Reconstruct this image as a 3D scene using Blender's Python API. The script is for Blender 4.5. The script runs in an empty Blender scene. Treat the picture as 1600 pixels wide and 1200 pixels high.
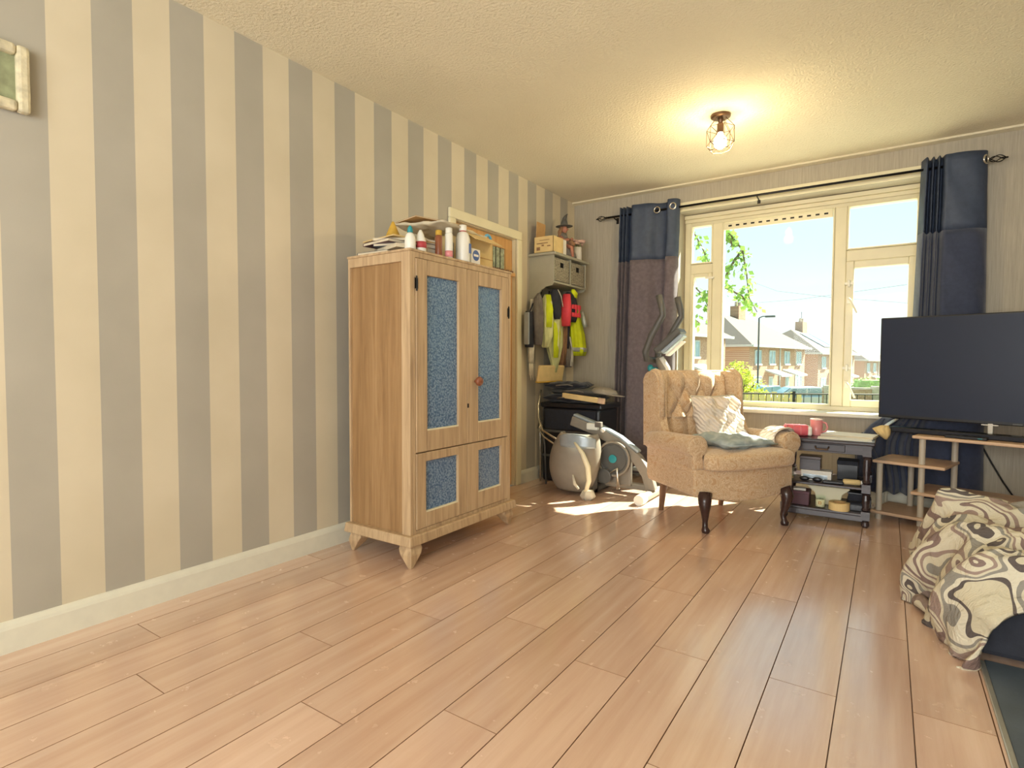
import bpy, bmesh, math, random
from mathutils import Vector, Matrix, noise as mnoise
random.seed(7)
PI = math.pi
S = bpy.context.scene
COL = S.collection
# ------------------------------------------------------------------ camera
F_PX = 871.0
def cam_rot(yaw, pit, roll):
    cy, sy = math.cos(yaw), math.sin(yaw); cp, sp = math.cos(pit), math.sin(pit); cr, sr = math.cos(roll), math.sin(roll)
    Rz = Matrix(((cy,-sy,0),(sy,cy,0),(0,0,1))); Rx = Matrix(((1,0,0),(0,cp,-sp),(0,sp,cp))); Ry = Matrix(((cr,0,sr),(0,1,0),(-sr,0,cr)))
    return Rz @ Rx @ Ry
R = cam_rot(.5925, -.0402, -.0038)
cam = bpy.data.cameras.new('camera'); co = bpy.data.objects.new('camera', cam); COL.objects.link(co)
cam.sensor_fit = 'HORIZONTAL'; cam.sensor_width = 36; cam.lens = F_PX/1600*36; cam.clip_end = 500; cam.clip_start = .02
M = Matrix((R.col[0], R.col[2], -R.col[1])).transposed().to_4x4()
M.translation = Vector((2.3961, 0, .9675)); co.matrix_world = M
S.camera = co
# ------------------------------------------------------------------ look
S.view_settings.view_transform = 'Standard'; S.view_settings.look = 'None'
S.view_settings.exposure = 0.8; S.view_settings.gamma = 1; S.view_settings.use_curve_mapping = False
# ------------------------------------------------------------------ sky (pale, hazy, goes on all round)
w = bpy.data.worlds.new('sky'); S.world = w; w.use_nodes = True
nt = w.node_tree; nt.nodes.clear()
tc = nt.nodes.new('ShaderNodeTexCoord'); sep = nt.nodes.new('ShaderNodeSeparateXYZ'); rp = nt.nodes.new('ShaderNodeValToRGB')
nz = nt.nodes.new('ShaderNodeTexNoise'); nz.inputs['Scale'].default_value = 2.5; nz.inputs['Detail'].default_value = 4
ad = nt.nodes.new('ShaderNodeMath'); ad.operation = 'MULTIPLY_ADD'; ad.inputs[1].default_value = .12; 
bg = nt.nodes.new('ShaderNodeBackground'); ow = nt.nodes.new('ShaderNodeOutputWorld')
nt.links.new(tc.outputs['Generated'], sep.inputs[0]); nt.links.new(tc.outputs['Generated'], nz.inputs['Vector'])
nt.links.new(nz.outputs['Fac'], ad.inputs[0]); nt.links.new(sep.outputs['Z'], ad.inputs[2])
nt.links.new(ad.outputs[0], rp.inputs[0]); nt.links.new(rp.outputs[0], bg.inputs[0]); nt.links.new(bg.outputs[0], ow.inputs[0])
e = rp.color_ramp.elements
e[0].position = .05; e[0].color = (.95,1,.97,1); e[1].position = .55; e[1].color = (.45,.76,.95,1)
m_ = e.new(.22); m_.color = (.72,.93,.97,1)
bg.inputs[1].default_value = .74
# ------------------------------------------------------------------ sun through the front window
sl = bpy.data.lights.new('sun', 'SUN'); so = bpy.data.objects.new('sun', sl); COL.objects.link(so)
sl.energy = 15.0; sl.color = (1,.93,.78); sl.angle = .012
so.rotation_euler = Vector((-.5,-.8,-1.0)).to_track_quat('-Z','Y').to_euler(); so.location = (8,14,14)
# fill light added behind the camera, stands for daylight from an unseen rear window
def area(name, loc, d, sx, sy, power, color):
    l = bpy.data.lights.new(name, 'AREA'); o = bpy.data.objects.new(name, l); COL.objects.link(o)
    l.shape = 'RECTANGLE'; l.size = sx; l.size_y = sy; l.energy = power; l.color = color
    o.location = loc; o.rotation_euler = Vector(d).to_track_quat('-Z','Z').to_euler(); return o
area('rear_fill_light', (2.2,-2.05,1.35), (.08,1,.42), 2.5, 1.8, 85, (1,.985,.97))
D = 4.573; H = 2.4; XR = 3.75; YB = -2.2
# ------------------------------------------------------------------ materials
def lin(c):
    if isinstance(c, str):
        c = [int(c[i:i+2],16)/255 for i in (0,2,4)]
    return tuple(((v/12.92) if v <= .04045 else ((v+.055)/1.055)**2.4) for v in c) + (1,)
class NT:
    def __init__(s, name):
        s.m = bpy.data.materials.new(name); s.m.use_nodes = True; s.t = s.m.node_tree; s.t.nodes.clear()
        s.out = s.n('ShaderNodeOutputMaterial'); s.p = s.n('ShaderNodeBsdfPrincipled'); s.l(s.p.outputs[0], s.out.inputs[0])
        s.tc = s.n('ShaderNodeTexCoord')
    def n(s, k, **kw):
        x = s.t.nodes.new(k)
        for a, b in kw.items(): setattr(x, a, b)
        return x
    def l(s, a, b): s.t.links.new(a, b)
    def map(s, scale=(1,1,1), src='Object', rnd=False, rot=(0,0,0)):
        mp = s.n('ShaderNodeMapping'); mp.inputs['Scale'].default_value = scale; mp.inputs['Rotation'].default_value = rot
        s.l(s.tc.outputs[src], mp.inputs[0])
        if rnd:
            oi = s.n('ShaderNodeObjectInfo'); mu = s.n('ShaderNodeMath', operation='MULTIPLY'); mu.inputs[1].default_value = 37
            s.l(oi.outputs['Random'], mu.inputs[0]); cb = s.n('ShaderNodeCombineXYZ')
            for i in range(3): s.l(mu.outputs[0], cb.inputs[i])
            s.l(cb.outputs[0], mp.inputs['Location'])
        return mp.outputs[0]
    def noise(s, vec, scale, detail=3, rough=.5, dist=0):
        x = s.n('ShaderNodeTexNoise'); x.inputs['Scale'].default_value = scale; x.inputs['Detail'].default_value = detail
        x.inputs['Roughness'].default_value = rough; x.inputs['Distortion'].default_value = dist; s.l(vec, x.inputs['Vector']); return x.outputs['Fac']
    def ramp(s, fac, stops, const=False):
        r = s.n('ShaderNodeValToRGB'); s.l(fac, r.inputs[0]); el = r.color_ramp.elements
        if const: r.color_ramp.interpolation = 'CONSTANT'
        while len(el) < len(stops): el.new(.5)
        for k, (p, c) in enumerate(stops): el[k].position = p; el[k].color = c if len(c) == 4 else lin(c)
        return r.outputs[0]
    def bump(s, h, strength=.3, dist=.01):
        b = s.n('ShaderNodeBump'); b.inputs['Strength'].default_value = strength; b.inputs['Distance'].default_value = dist
        s.l(h, b.inputs['Height']); s.l(b.outputs[0], s.p.inputs['Normal']); return b
    def mix(s, f, a, b, mode='MIX'):
        x = s.n('ShaderNodeMix', data_type='RGBA', blend_type=mode)
        for v, i in ((f,0),(a,6),(b,7)):
            if hasattr(v, 'links'): s.l(v, x.inputs[i])
            else: x.inputs[i].default_value = v
        return x.outputs[2]
def plain(name, c, rough=.6, metal=0, var=.08, scale=20, bump=0, bs=120, emis=0, spec=None, trans=0, stretch=(1,1,1), sheen=0):
    q = NT(name); c = lin(c); v = q.map(stretch, rnd=True); f = q.noise(v, scale, 4)
    a = tuple(x*(1-var) for x in c[:3])+(1,); b = tuple(min(1,x*(1+var)) for x in c[:3])+(1,)
    cc = q.ramp(f, [(.3,a),(.7,b)]); q.l(cc, q.p.inputs['Base Color'])
    q.p.inputs['Roughness'].default_value = rough; q.p.inputs['Metallic'].default_value = metal
    if spec is not None: q.p.inputs['Specular IOR Level'].default_value = spec
    if bump: q.bump(q.noise(v, bs, 3), bump, .004)
    if sheen: q.p.inputs['Sheen Weight'].default_value = sheen
    if emis:
        q.p.inputs['Emission Color'].default_value = c; q.p.inputs['Emission Strength'].default_value = emis
    if trans:
        tr = q.n('ShaderNodeBsdfTranslucent'); q.l(cc, tr.inputs[0]); mx = q.n('ShaderNodeMixShader'); mx.inputs[0].default_value = trans
        q.l(q.p.outputs[0], mx.inputs[1]); q.l(tr.outputs[0], mx.inputs[2]); q.l(mx.outputs[0], q.out.inputs[0])
    return q.m
def wood(name, cols, rough=.5, axis=2, scale=1.0, bump=.15, sc=1):
    q = NT(name); st = [28,28,28]; st[axis] = 1.6; st = [a*sc for a in st]
    v = q.map(st, rnd=True); f = q.noise(v, scale, 6, .6, .6)
    n = len(cols); cc = q.ramp(f, [(.28+.44*i/(n-1), c) for i, c in enumerate(cols)])
    q.l(cc, q.p.inputs['Base Color']); q.p.inputs['Roughness'].default_value = rough; q.bump(f, bump, .003); return q.m
def glass_mat(name, tint=(.97,1,.98,1), gloss=.007, rough=0.0):
    q = NT(name); tr = q.n('ShaderNodeBsdfTransparent'); tr.inputs[0].default_value = tint
    gl = q.n('ShaderNodeBsdfGlossy'); gl.inputs['Roughness'].default_value = rough; mx = q.n('ShaderNodeMixShader'); mx.inputs[0].default_value = gloss
    q.l(tr.outputs[0], mx.inputs[1]); q.l(gl.outputs[0], mx.inputs[2]); q.l(mx.outputs[0], q.out.inputs[0]); return q.m
MT = {}
# striped wallpaper (flat print)
q = NT('striped_wallpaper'); sx = q.n('ShaderNodeSeparateXYZ'); q.l(q.tc.outputs['Object'], sx.inputs[0])
m1 = q.n('ShaderNodeMath', operation='SUBTRACT'); m1.inputs[1].default_value = .8525-.26525*20; q.l(sx.outputs['Y'], m1.inputs[0])
m2 = q.n('ShaderNodeMath', operation='MODULO'); m2.inputs[1].default_value = .26525; q.l(m1.outputs[0], m2.inputs[0])
m3 = q.n('ShaderNodeMath', operation='LESS_THAN'); m3.inputs[1].default_value = .132625; q.l(m2.outputs[0], m3.inputs[0])
nf = q.noise(q.map((1,1,1)), 3, 3)
light = q.ramp(nf, [(.3,'cfc4aa'),(.7,'d8cdb4')]); dark = q.ramp(nf, [(.3,'aaa598'),(.7,'b2ada0')])
q.l(q.mix(m3.outputs[0], light, dark), q.p.inputs['Base Color']); q.p.inputs['Roughness'].default_value = .55
q.bump(q.noise(q.map(), 500, 2), .12, .002); MT['stripe'] = q.m
# vertical-textured taupe wallpaper
q = NT('taupe_wallpaper'); v = q.map((160,160,5)); f = q.noise(v, 1, 4, .7)
q.l(q.ramp(f, [(.3,'a09888'),(.7,'b5ad9c')]), q.p.inputs['Base Color']); q.p.inputs['Roughness'].default_value = .7; q.bump(f, .35, .003); MT['taupe'] = q.m
# stippled ceiling
q = NT('stippled_ceiling'); v = q.map(); f = q.noise(v, 75, 3, .6); 
g = q.noise(v, 1.2, 3); q.l(q.ramp(g, [(.3,'e2d8bc'),(.7,'eae1c6')]), q.p.inputs['Base Color']); q.p.inputs['Roughness'].default_value = .9
q.bump(f, .75, .012); MT['ceil'] = q.m
# laminate
q = NT('laminate_oak'); v = q.map((22,1.3,22), rnd=True); f = q.noise(v, 1, 6, .6, .15); oi = q.n('ShaderNodeObjectInfo')
c1 = q.ramp(f, [(.25,'d2ad96'),(.5,'debca5'),(.75,'e8cab5')])
c2 = q.ramp(oi.outputs['Random'], [(0,(.86,.84,.82,1)),(1,(1.0,1.0,1.0,1))])
q.l(q.mix(1.0, c1, c2, 'MULTIPLY'), q.p.inputs['Base Color'])
rr = q.noise(q.map((6,6,6), src='Object', rnd=True), 2.5, 5, .6)
mr = q.n('ShaderNodeMapRange'); mr.inputs[3].default_value = .14; mr.inputs[4].default_value = .34; q.p.inputs['Specular IOR Level'].default_value = .8; q.p.inputs['Coat Weight'].default_value = .9; q.p.inputs['Coat Roughness'].default_value = .16; q.l(rr, mr.inputs[0]); q.l(mr.outputs[0], q.p.inputs['Roughness'])
q.bump(f, .05, .001); MT['lam'] = q.m
MT['joint'] = plain('plank_edge', '9a7356', .8)
MT['white'] = plain('white_paint', 'dfdccb', .35, var=.03)
MT['cream'] = plain('cream_gloss_paint', 'e6debe', .35, var=.04, scale=6)
MT['upvc'] = plain('window_paint', 'e0d8b8', .35, var=.05, scale=5)
MT['handle'] = plain('white_metal', 'e4e0cf', .3)
MT['pine'] = wood('door_pine', ['bb8a52','d0a064','deb27c'], .4, sc=.8)
MT['cabwood'] = wood('limed_oak', ['a08566','bca07c','ccb18c'], .55, sc=1.5)
MT['cabside'] = wood('limed_oak_side', ['84633f','9a7850','ad8b62'], .55, sc=.9)
MT['beech'] = wood('beech_board', ['c0a084','cfae90','dabb9c'], .4, axis=0, sc=.8)
MT['silverp'] = plain('silver_post', 'bdb3a2', .4, 0, .03)
MT['darkwood'] = wood('dark_mahogany', ['241a1b','33282a','45383a'], .28, axis=0, sc=1)
MT['black'] = plain('black_plastic', '15171d', .35)
MT['screen'] = plain('tv_screen', '19233a', .38, var=.02, spec=.35)
MT['blackcloth'] = plain('black_fabric', '1c1f2a', .85, var=.25, scale=30, bump=.4, sheen=.2)
MT['navy'] = plain('navy_curtain', '363f58', .75, var=.15, scale=40, bump=.3, bs=300, trans=.12, sheen=.3)
MT['navyband'] = plain('navy_curtain_band', '404b60', .6, var=.12, scale=30, bump=.3, bs=300, trans=.08)
MT['greycurt'] = plain('mauve_grey_curtain', '776c72', .7, var=.15, scale=40, bump=.3, bs=300, trans=.3, sheen=.3)
MT['iron'] = plain('dark_iron', '2a2826', .4, .8)
MT['chrome'] = plain('brushed_steel', 'c9c6bb', .25, .9)
MT['brass'] = plain('old_bronze', '6b5340', .4, .8)
MT['cable'] = plain('black_rubber', '101010', .5)
MT['glass'] = glass_mat('window_glass')
MT['bulb'] = plain('lamp_bulb', 'ffe6a8', .3, emis=14)
MT['teal'] = plain('teal_plastic', '2a8f98', .4)
MT['greyshell'] = plain('grey_shell_plastic', '8d8578', .5, var=.05, bump=.1)
MT['greydark'] = plain('grey_plastic', '545452', .45)
MT['bluegrey'] = plain('pale_blue_metal', 'a9b6bd', .3, .3)
MT['card'] = plain('cardboard', 'c29a66', .85, var=.06)
MT['cardlt'] = plain('light_card', 'dcc188', .8, var=.06)
MT['paper'] = plain('paper', 'd5c9ae', .8, var=.1)
MT['paperw'] = plain('white_paper', 'e8e4da', .7, var=.04)
MT['redmag'] = plain('maroon_cover', '5a3440', .5, var=.3, scale=14)
MT['bluemag'] = plain('dark_blue_cover', '3b4454', .5, var=.3, scale=14)
MT['wplast'] = plain('white_plastic', 'e9e7dc', .35, var=.02)
MT['red'] = plain('red_label', 'b8434a', .5)
MT['blue'] = plain('blue_label', '3f5e9a', .5)
MT['ltblue'] = plain('light_blue_plastic', '5fb0d8', .3)
MT['brownp'] = plain('brown_plastic', '8a5136', .4)
MT['yellow'] = plain('mustard_card', 'c09a3a', .7, var=.15)
MT['hivis'] = plain('hivis_yellow', 'c8d411', .7, var=.15, scale=12, bump=.3)
MT['hivispale'] = plain('pale_lime_cloth', 'c2c48a', .8, var=.15, scale=12, bump=.3)
MT['reflect'] = plain('reflective_tape', 'aeb2ac', .35, .3)
MT['coral'] = plain('coral_red', 'e0434f', .6)
MT['brownc'] = plain('brown_cloth', '8f6b4d', .9, var=.2, bump=.4)
MT['greyc'] = plain('grey_cloth', '716a62', .9, var=.2, bump=.4)
MT['palec'] = plain('pale_knit', 'cfc8b4', .9, var=.15, bump=.5)
MT['shelfp'] = plain('grey_green_paint', 'a7a390', .5, var=.03)
MT['pink'] = plain('pink_ceramic', 'd98a8c', .3)
MT['pinkpk'] = plain('coral_pack', 'd9606a', .4, var=.1, scale=25)
MT['flower'] = plain('pink_petal', 'd9b3a2', .7, var=.2)
MT['leafg'] = plain('leaf_green', '7fa24e', .6, var=.35, scale=4, trans=.4)
MT['bush'] = plain('bush_leaf', 'b5bf52', .7, var=.3, scale=4, trans=.3)
MT['bark'] = plain('bark', '5d5245', .9, var=.3)
MT['pottery'] = plain('cream_pottery', 'cfc4a0', .4)
MT['charcoal'] = plain('charcoal_cloth', '2b2d36', .9, var=.2, bump=.3)
MT['slate'] = plain('dark_slate', '566069', .55, var=.15, scale=8, bump=.2)
MT['liquid'] = plain('dark_green_plastic', '3f4a40', .4)
MT['skin'] = plain('painted_skin', 'a8705a', .6)
MT['cushpink'] = None; MT['legw'] = plain('mahogany_leg', '3a2724', .25, var=.2)
MT['legback'] = plain('walnut_leg', '7b5a42', .4, var=.2)
MT['metaltrim'] = plain('aluminium_trim', 'b5b3a8', .35, .6)
# woven basket
q = NT('woven_seagrass'); v = q.map((1,1,1)); wv = q.n('ShaderNodeTexWave', wave_type='BANDS', bands_direction='Z'); wv.inputs['Scale'].default_value = 28; wv.inputs['Distortion'].default_value = 6; wv.inputs['Detail Scale'].default_value = 4
q.l(v, wv.inputs[0]); q.l(q.ramp(wv.outputs['Fac'], [(.1,'6f6a5c'),(.6,'a8a08c'),(1,'bdb49e')]), q.p.inputs['Base Color']); q.bump(wv.outputs['Fac'], .6, .004); q.p.inputs['Roughness'].default_value = .9; MT['weave'] = q.m
# damask upholstery
q = NT('floral_upholstery'); v = q.map((1,1,1)); n1 = q.noise(v, 13, 3, .5, 2.6)
c = q.ramp(n1, [(.38,'b88f62'),(.44,'d6bf9d'),(.50,'b08a62'),(.56,'d6c09f'),(.62,'bf9c74')]); cc = q.mix(.25, c, lin('cfb494'))
q.l(cc, q.p.inputs['Base Color']); q.p.inputs['Roughness'].default_value = .85; q.p.inputs['Sheen Weight'].default_value = .3
q.bump(q.noise(v, 260, 3), .3, .003); MT['uph'] = q.m
q = NT('quilted_cushion_cloth'); v = q.map(); wv = q.n('ShaderNodeTexWave', bands_direction='DIAGONAL'); wv.inputs['Scale'].default_value = 17; wv.inputs['Distortion'].default_value = 5; wv.inputs['Detail'].default_value = 3
q.l(v, wv.inputs[0]); q.l(q.ramp(wv.outputs['Fac'], [(.2,'dccdbd'),(.8,'e4d7c8')]), q.p.inputs['Base Color']); q.p.inputs['Roughness'].default_value = .85; q.bump(wv.outputs['Fac'], .6, .009); MT['cushpink'] = q.m
q = NT('blue_grey_cushion_cloth'); v = q.map((1,1,1)); n1 = q.noise(v, 9, 3, .5, 1.5)
q.l(q.ramp(n1, [(.4,'94a0a2'),(.6,'acb5b4')]), q.p.inputs['Base Color']); q.p.inputs['Roughness'].default_value = .9; q.bump(n1, .5, .01); MT['cushblue'] = q.m
# obscured cabinet glass
q = NT('obscured_glass'); v = q.map(); vo = q.n('ShaderNodeTexVoronoi', feature='SMOOTH_F1'); vo.inputs['Scale'].default_value = 110; q.l(v, vo.inputs['Vector'])
q.l(q.ramp(vo.outputs['Distance'], [(.1,'9dbbd8'),(.6,'54759c')]), q.p.inputs['Base Color']); q.p.inputs['Roughness'].default_value = .12; q.p.inputs['Specular IOR Level'].default_value = .9
q.bump(vo.outputs['Distance'], .55, .006)
tr = q.n('ShaderNodeBsdfTransparent'); tr.inputs[0].default_value = (.8,.88,.95,1); mx = q.n('ShaderNodeMixShader'); mx.inputs[0].default_value = .28
q.l(q.p.outputs[0], mx.inputs[1]); q.l(tr.outputs[0], mx.inputs[2]); q.l(mx.outputs[0], q.out.inputs[0]); MT['obsc'] = q.m
# duvet print
q = NT('retro_print_duvet'); v = q.map((1,1,1)); nn = q.n('ShaderNodeTexNoise'); nn.inputs['Scale'].default_value = 4; q.l(v, nn.inputs['Vector'])
av = q.n('ShaderNodeVectorMath', operation='SCALE'); av.inputs['Scale'].default_value = .16; q.l(nn.outputs['Color'], av.inputs[0])
ad2 = q.n('ShaderNodeVectorMath', operation='ADD'); q.l(v, ad2.inputs[0]); q.l(av.outputs[0], ad2.inputs[1])
nb = q.n('ShaderNodeTexNoise'); nb.inputs['Scale'].default_value = 5.2; nb.inputs['Detail'].default_value = 0; nb.inputs['Distortion'].default_value = 1.1; q.l(ad2.outputs[0], nb.inputs['Vector'])
band = q.ramp(nb.outputs['Fac'], [(0,'d3cab2'),(.30,'857069'),(.355,'d3cab2'),(.43,'9a857a'),(.485,'cfc6ad'),(.54,'8f8a80'),(.60,'d6ceb8'),(.655,'5d5450'),(.70,'c9bfa4')], True)
vo = q.n('ShaderNodeTexVoronoi', feature='F1'); vo.inputs['Scale'].default_value = 3.6; vo.inputs['Randomness'].default_value = .8; q.l(ad2.outputs[0], vo.inputs['Vector'])
ring = q.ramp(vo.outputs['Distance'], [(0,(1,1,1,1)),(.20,(0,0,0,1)),(.32,(0,0,0,1))], True)
ring2 = q.ramp(vo.outputs['Distance'], [(0,'d6ceb8'),(.11,'907d74'),(.2,'d6ceb8')], True)
q.l(q.mix(ring, band, ring2), q.p.inputs['Base Color'])
q.p.inputs['Roughness'].default_value = .85; q.bump(q.noise(q.map((1,2.2,1)), 9, 5, .6, 1.0), .8, .03); MT['duvet'] = q.m
# outdoor
q = NT('far_brick'); br = q.n('ShaderNodeTexBrick'); br.inputs['Scale'].default_value = 3.0; br.inputs['Color1'].default_value = lin('9a6f58'); br.inputs['Color2'].default_value = lin('b58f74'); br.inputs['Mortar'].default_value = lin('bfae9a')
q.l(q.map(rot=(PI/2,0,0)), br.inputs['Vector']); q.l(br.outputs['Color'], q.p.inputs['Base Color']); q.p.inputs['Roughness'].default_value = .9; MT['brick'] = q.m
q = NT('roof_tile'); v = q.map((1,1,1)); wv = q.n('ShaderNodeTexWave', bands_direction='Z'); wv.inputs['Scale'].default_value = 2.2; wv.inputs['Distortion'].default_value = 1.5
q.l(v, wv.inputs[0]); n1 = q.noise(v, 3, 4); q.l(q.mix(n1, q.ramp(wv.outputs['Fac'], [(0,'57534d'),(1,'6f6a62')]), lin('655a50')), q.p.inputs['Base Color']); q.p.inputs['Roughness'].default_value = .9; MT['roof'] = q.m
MT['farwin'] = plain('far_window_glass', '8fa6ae', .15, var=.2, scale=2)
MT['farwhite'] = plain('far_white_frame', 'b9bcb8', .5)
MT['grass'] = plain('verge_grass', '6f7a48', .9, var=.3, scale=2)
MT['bounce_mat'] = plain('bounce_slab_pale','cfc9bb',.9)  # for the ground slab added to bounce sunlight indoors
MT['road'] = plain('tarmac', '9a9a98', .9)
MT['solar'] = plain('solar_panel', '8aa0b0', .15)
MT['hedge'] = plain('hedge_leaf', '8fb05c', .8, var=.4, scale=6)
MT['stonew'] = plain('garden_wall', 'b0a294', .9, var=.3, scale=5)
MT['carw'] = plain('white_car_paint', 'aebabf', .2, .1, var=.02)
MT['card_'] = plain('blue_car_paint', '6f8b99', .25, .2, var=.05)
MT['carg'] = plain('car_glass', '6d8c98', .1)
MT['tyre'] = plain('tyre', '333638', .8)
MT['lead'] = plain('stained_glass', 'a8b29c', .15, var=.35, scale=40)
MT['picglass'] = plain('picture_print', '8a9070', .3, var=.4, scale=18)
MT['antique'] = plain('distressed_cream_frame', 'cfc6a8', .5, var=.25, scale=30, bump=.5, bs=60)
# ------------------------------------------------------------------ mesh helpers
class MB:
    def __init__(s): s.v = []; s.f = []; s.mi = []; s.cur = 0
    def add(s, vs, fs, T=None):
        b = len(s.v)
        s.v += [tuple((T @ Vector(p)) if T is not None else p) for p in vs]
        s.f += [tuple(b+i for i in f) for f in fs]; s.mi += [s.cur]*len(fs); return s
    def box(s, a, b, T=None, tap=0):
        x0,y0,z0 = a; x1,y1,z1 = b
        vs = [(x0,y0,z0),(x1,y0,z0),(x1,y1,z0),(x0,y1,z0),(x0+tap,y0+tap,z1),(x1-tap,y0+tap,z1),(x1-tap,y1-tap,z1),(x0+tap,y1-tap,z1)]
        return s.add(vs, [(0,3,2,1),(4,5,6,7),(0,1,5,4),(1,2,6,5),(2,3,7,6),(3,0,4,7)], T)
    def cbox(s, c, d, T=None): return s.box([c[i]-d[i]/2 for i in range(3)], [c[i]+d[i]/2 for i in range(3)], T)
    def prism(s, poly, axis, a, b, T=None):  # poly in the two other axes
        def P(p, t):
            return {0:(t,p[0],p[1]),1:(p[0],t,p[1]),2:(p[0],p[1],t)}[axis]
        n = len(poly); vs = [P(p,a) for p in poly]+[P(p,b) for p in poly]
        fs = [tuple(range(n))[::-1], tuple(range(n,2*n))]+[(i,(i+1)%n,n+(i+1)%n,n+i) for i in range(n)]
        return s.add(vs, fs, T)
    def tube(s, pts, r, n=8, T=None, closed=False):
        pts = [Vector(p) for p in pts]; m = len(pts); rr = r if isinstance(r,(list,tuple)) else [r]*m
        vs = []; up = None
        for i, p in enumerate(pts):
            if closed: t = (pts[(i+1)%m]-pts[i-1]).normalized()
            else: t = (pts[min(i+1,m-1)]-pts[max(i-1,0)]).normalized()
            if up is None: up = t.orthogonal().normalized()
            up = (up - t*up.dot(t)); up = up.normalized() if up.length > 1e-6 else t.orthogonal().normalized()
            sd = t.cross(up)
            for k in range(n):
                a = 2*PI*k/n; vs.append(tuple(p+(up*math.cos(a)+sd*math.sin(a))*rr[i]))
        fs = []
        for i in range(m if closed else m-1):
            j = (i+1)%m
            for k in range(n): fs.append((i*n+k, i*n+(k+1)%n, j*n+(k+1)%n, j*n+k))
        if not closed: fs += [tuple(range(n))[::-1], tuple((m-1)*n+k for k in range(n))]
        return s.add(vs, fs, T)
    def lathe(s, prof, n=20, T=None, c=(0,0)):
        vs = []; m = len(prof)
        for r, z in prof:
            for k in range(n): a = 2*PI*k/n; vs.append((c[0]+r*math.cos(a), c[1]+r*math.sin(a), z))
        fs = [(i*n+k, i*n+(k+1)%n, (i+1)*n+(k+1)%n, (i+1)*n+k) for i in range(m-1) for k in range(n)]
        if prof[0][0] > 1e-5: fs.append(tuple(range(n))[::-1])
        if prof[-1][0] > 1e-5: fs.append(tuple((m-1)*n+k for k in range(n)))
        return s.add(vs, fs, T)
    def loft(s, secs, n=28, T=None, fold=0, amp=0, ph=0, sq=1.0):   # secs: (cx,cy,z,a,b)
        vs = []; m = len(secs)
        for i, (cx,cy,z,a,b) in enumerate(secs):
            for k in range(n):
                t = 2*PI*k/n; w_ = 1+(amp*math.sin(fold*t+ph+i*.35)+.5*amp*math.sin((fold*2+1)*t+ph*2)) if fold else 1
                ct, st = math.cos(t), math.sin(t)
                ct = math.copysign(abs(ct)**sq, ct); st = math.copysign(abs(st)**sq, st)
                vs.append((cx+a*ct*w_, cy+b*st*w_, z))
        fs = [(i*n+k, i*n+(k+1)%n, (i+1)*n+(k+1)%n, (i+1)*n+k) for i in range(m-1) for k in range(n)]
        fs += [tuple(range(n))[::-1], tuple((m-1)*n+k for k in range(n))]
        return s.add(vs, fs, T)
    def grid(s, fn, nu, nv, T=None, close_u=False):
        vs = [tuple(fn(i/nu, j/nv)) for j in range(nv+1) for i in range(nu+(0 if close_u else 1))]
        w_ = nu+(0 if close_u else 1)
        fs = [(j*w_+i, j*w_+(i+1)%w_, (j+1)*w_+(i+1)%w_, (j+1)*w_+i) for j in range(nv) for i in range(nu)]
        return s.add(vs, fs, T)
    def ball(s, c, r, T=None, n=16):
        r = r if isinstance(r,(list,tuple)) else (r,r,r); vs = []; m = n//2
        for j in range(m+1):
            p = PI*j/m
            for k in range(n):
                a = 2*PI*k/n; vs.append((c[0]+r[0]*math.sin(p)*math.cos(a), c[1]+r[1]*math.sin(p)*math.sin(a), c[2]+r[2]*math.cos(p)))
        return s.add(vs, [(j*n+k, (j+1)*n+k, (j+1)*n+(k+1)%n, j*n+(k+1)%n) for j in range(m) for k in range(n)], T)
    def pillow(s, w_, h_, th, T=None, n=18, wr=.0, seed=0):
        for sg in (1,-1):
            def fn(u, v, sg=sg):
                x = (u*2-1); y = (v*2-1); e_ = max(0,(1-x**4)*(1-y**4))**.5
                pin = 1-.05*(1-abs(x))*abs(y)**2-.05*(1-abs(y))*abs(x)**2*0
                z = sg*th/2*e_ + wr*e_*mnoise.noise(Vector((x*3+seed, y*3, sg*5)))
                return (x*w_/2*(1-.06*(1-y*y)*0)*(1-.07*(1-abs(y)**3)*0)*pin, y*h_/2*(1-.06*(1-x*x)*abs(y)), z)
            s.grid(fn, n, n, T)
        return s
    def build(s, name, m, parent=None, smooth=False, bevel=0, sub=0, shift=None, seg=2, solid=0, weld=False):
        me = bpy.data.meshes.new(name)
        off = Vector((0,0,0))
        if shift is not None: off = Vector(shift)
        me.from_pydata([tuple(Vector(p)-off) for p in s.v], [], s.f)
        ms = m if isinstance(m, (list,tuple)) else [m]
        for a in ms: me.materials.append(MT[a] if isinstance(a, str) else a)
        me.polygons.foreach_set('material_index', s.mi)
        bm = bmesh.new(); bm.from_mesh(me)
        if weld: bmesh.ops.remove_doubles(bm, verts=bm.verts, dist=1e-4)
        bmesh.ops.recalc_face_normals(bm, faces=bm.faces); bm.to_mesh(me); bm.free()
        if smooth: me.polygons.foreach_set('use_smooth', [True]*len(me.polygons))
        o = bpy.data.objects.new(name, me); COL.objects.link(o)
        if parent is not None: o.parent = parent
        elif shift is not None: o.location = off
        if bevel:
            b = o.modifiers.new('bevel','BEVEL'); b.width = bevel; b.segments = seg; b.limit_method = 'ANGLE'; b.angle_limit = .6
        if solid:
            d = o.modifiers.new('solid','SOLIDIFY'); d.thickness = solid
        if sub:
            d = o.modifiers.new('sub','SUBSURF'); d.levels = sub; d.render_levels = sub
        return o
def tag(o, label=None, cat=None, group=None, kind=None):
    if label: o['label'] = label
    if cat: o['category'] = cat
    if group: o['group'] = group
    if kind: o['kind'] = kind
    return o
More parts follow.
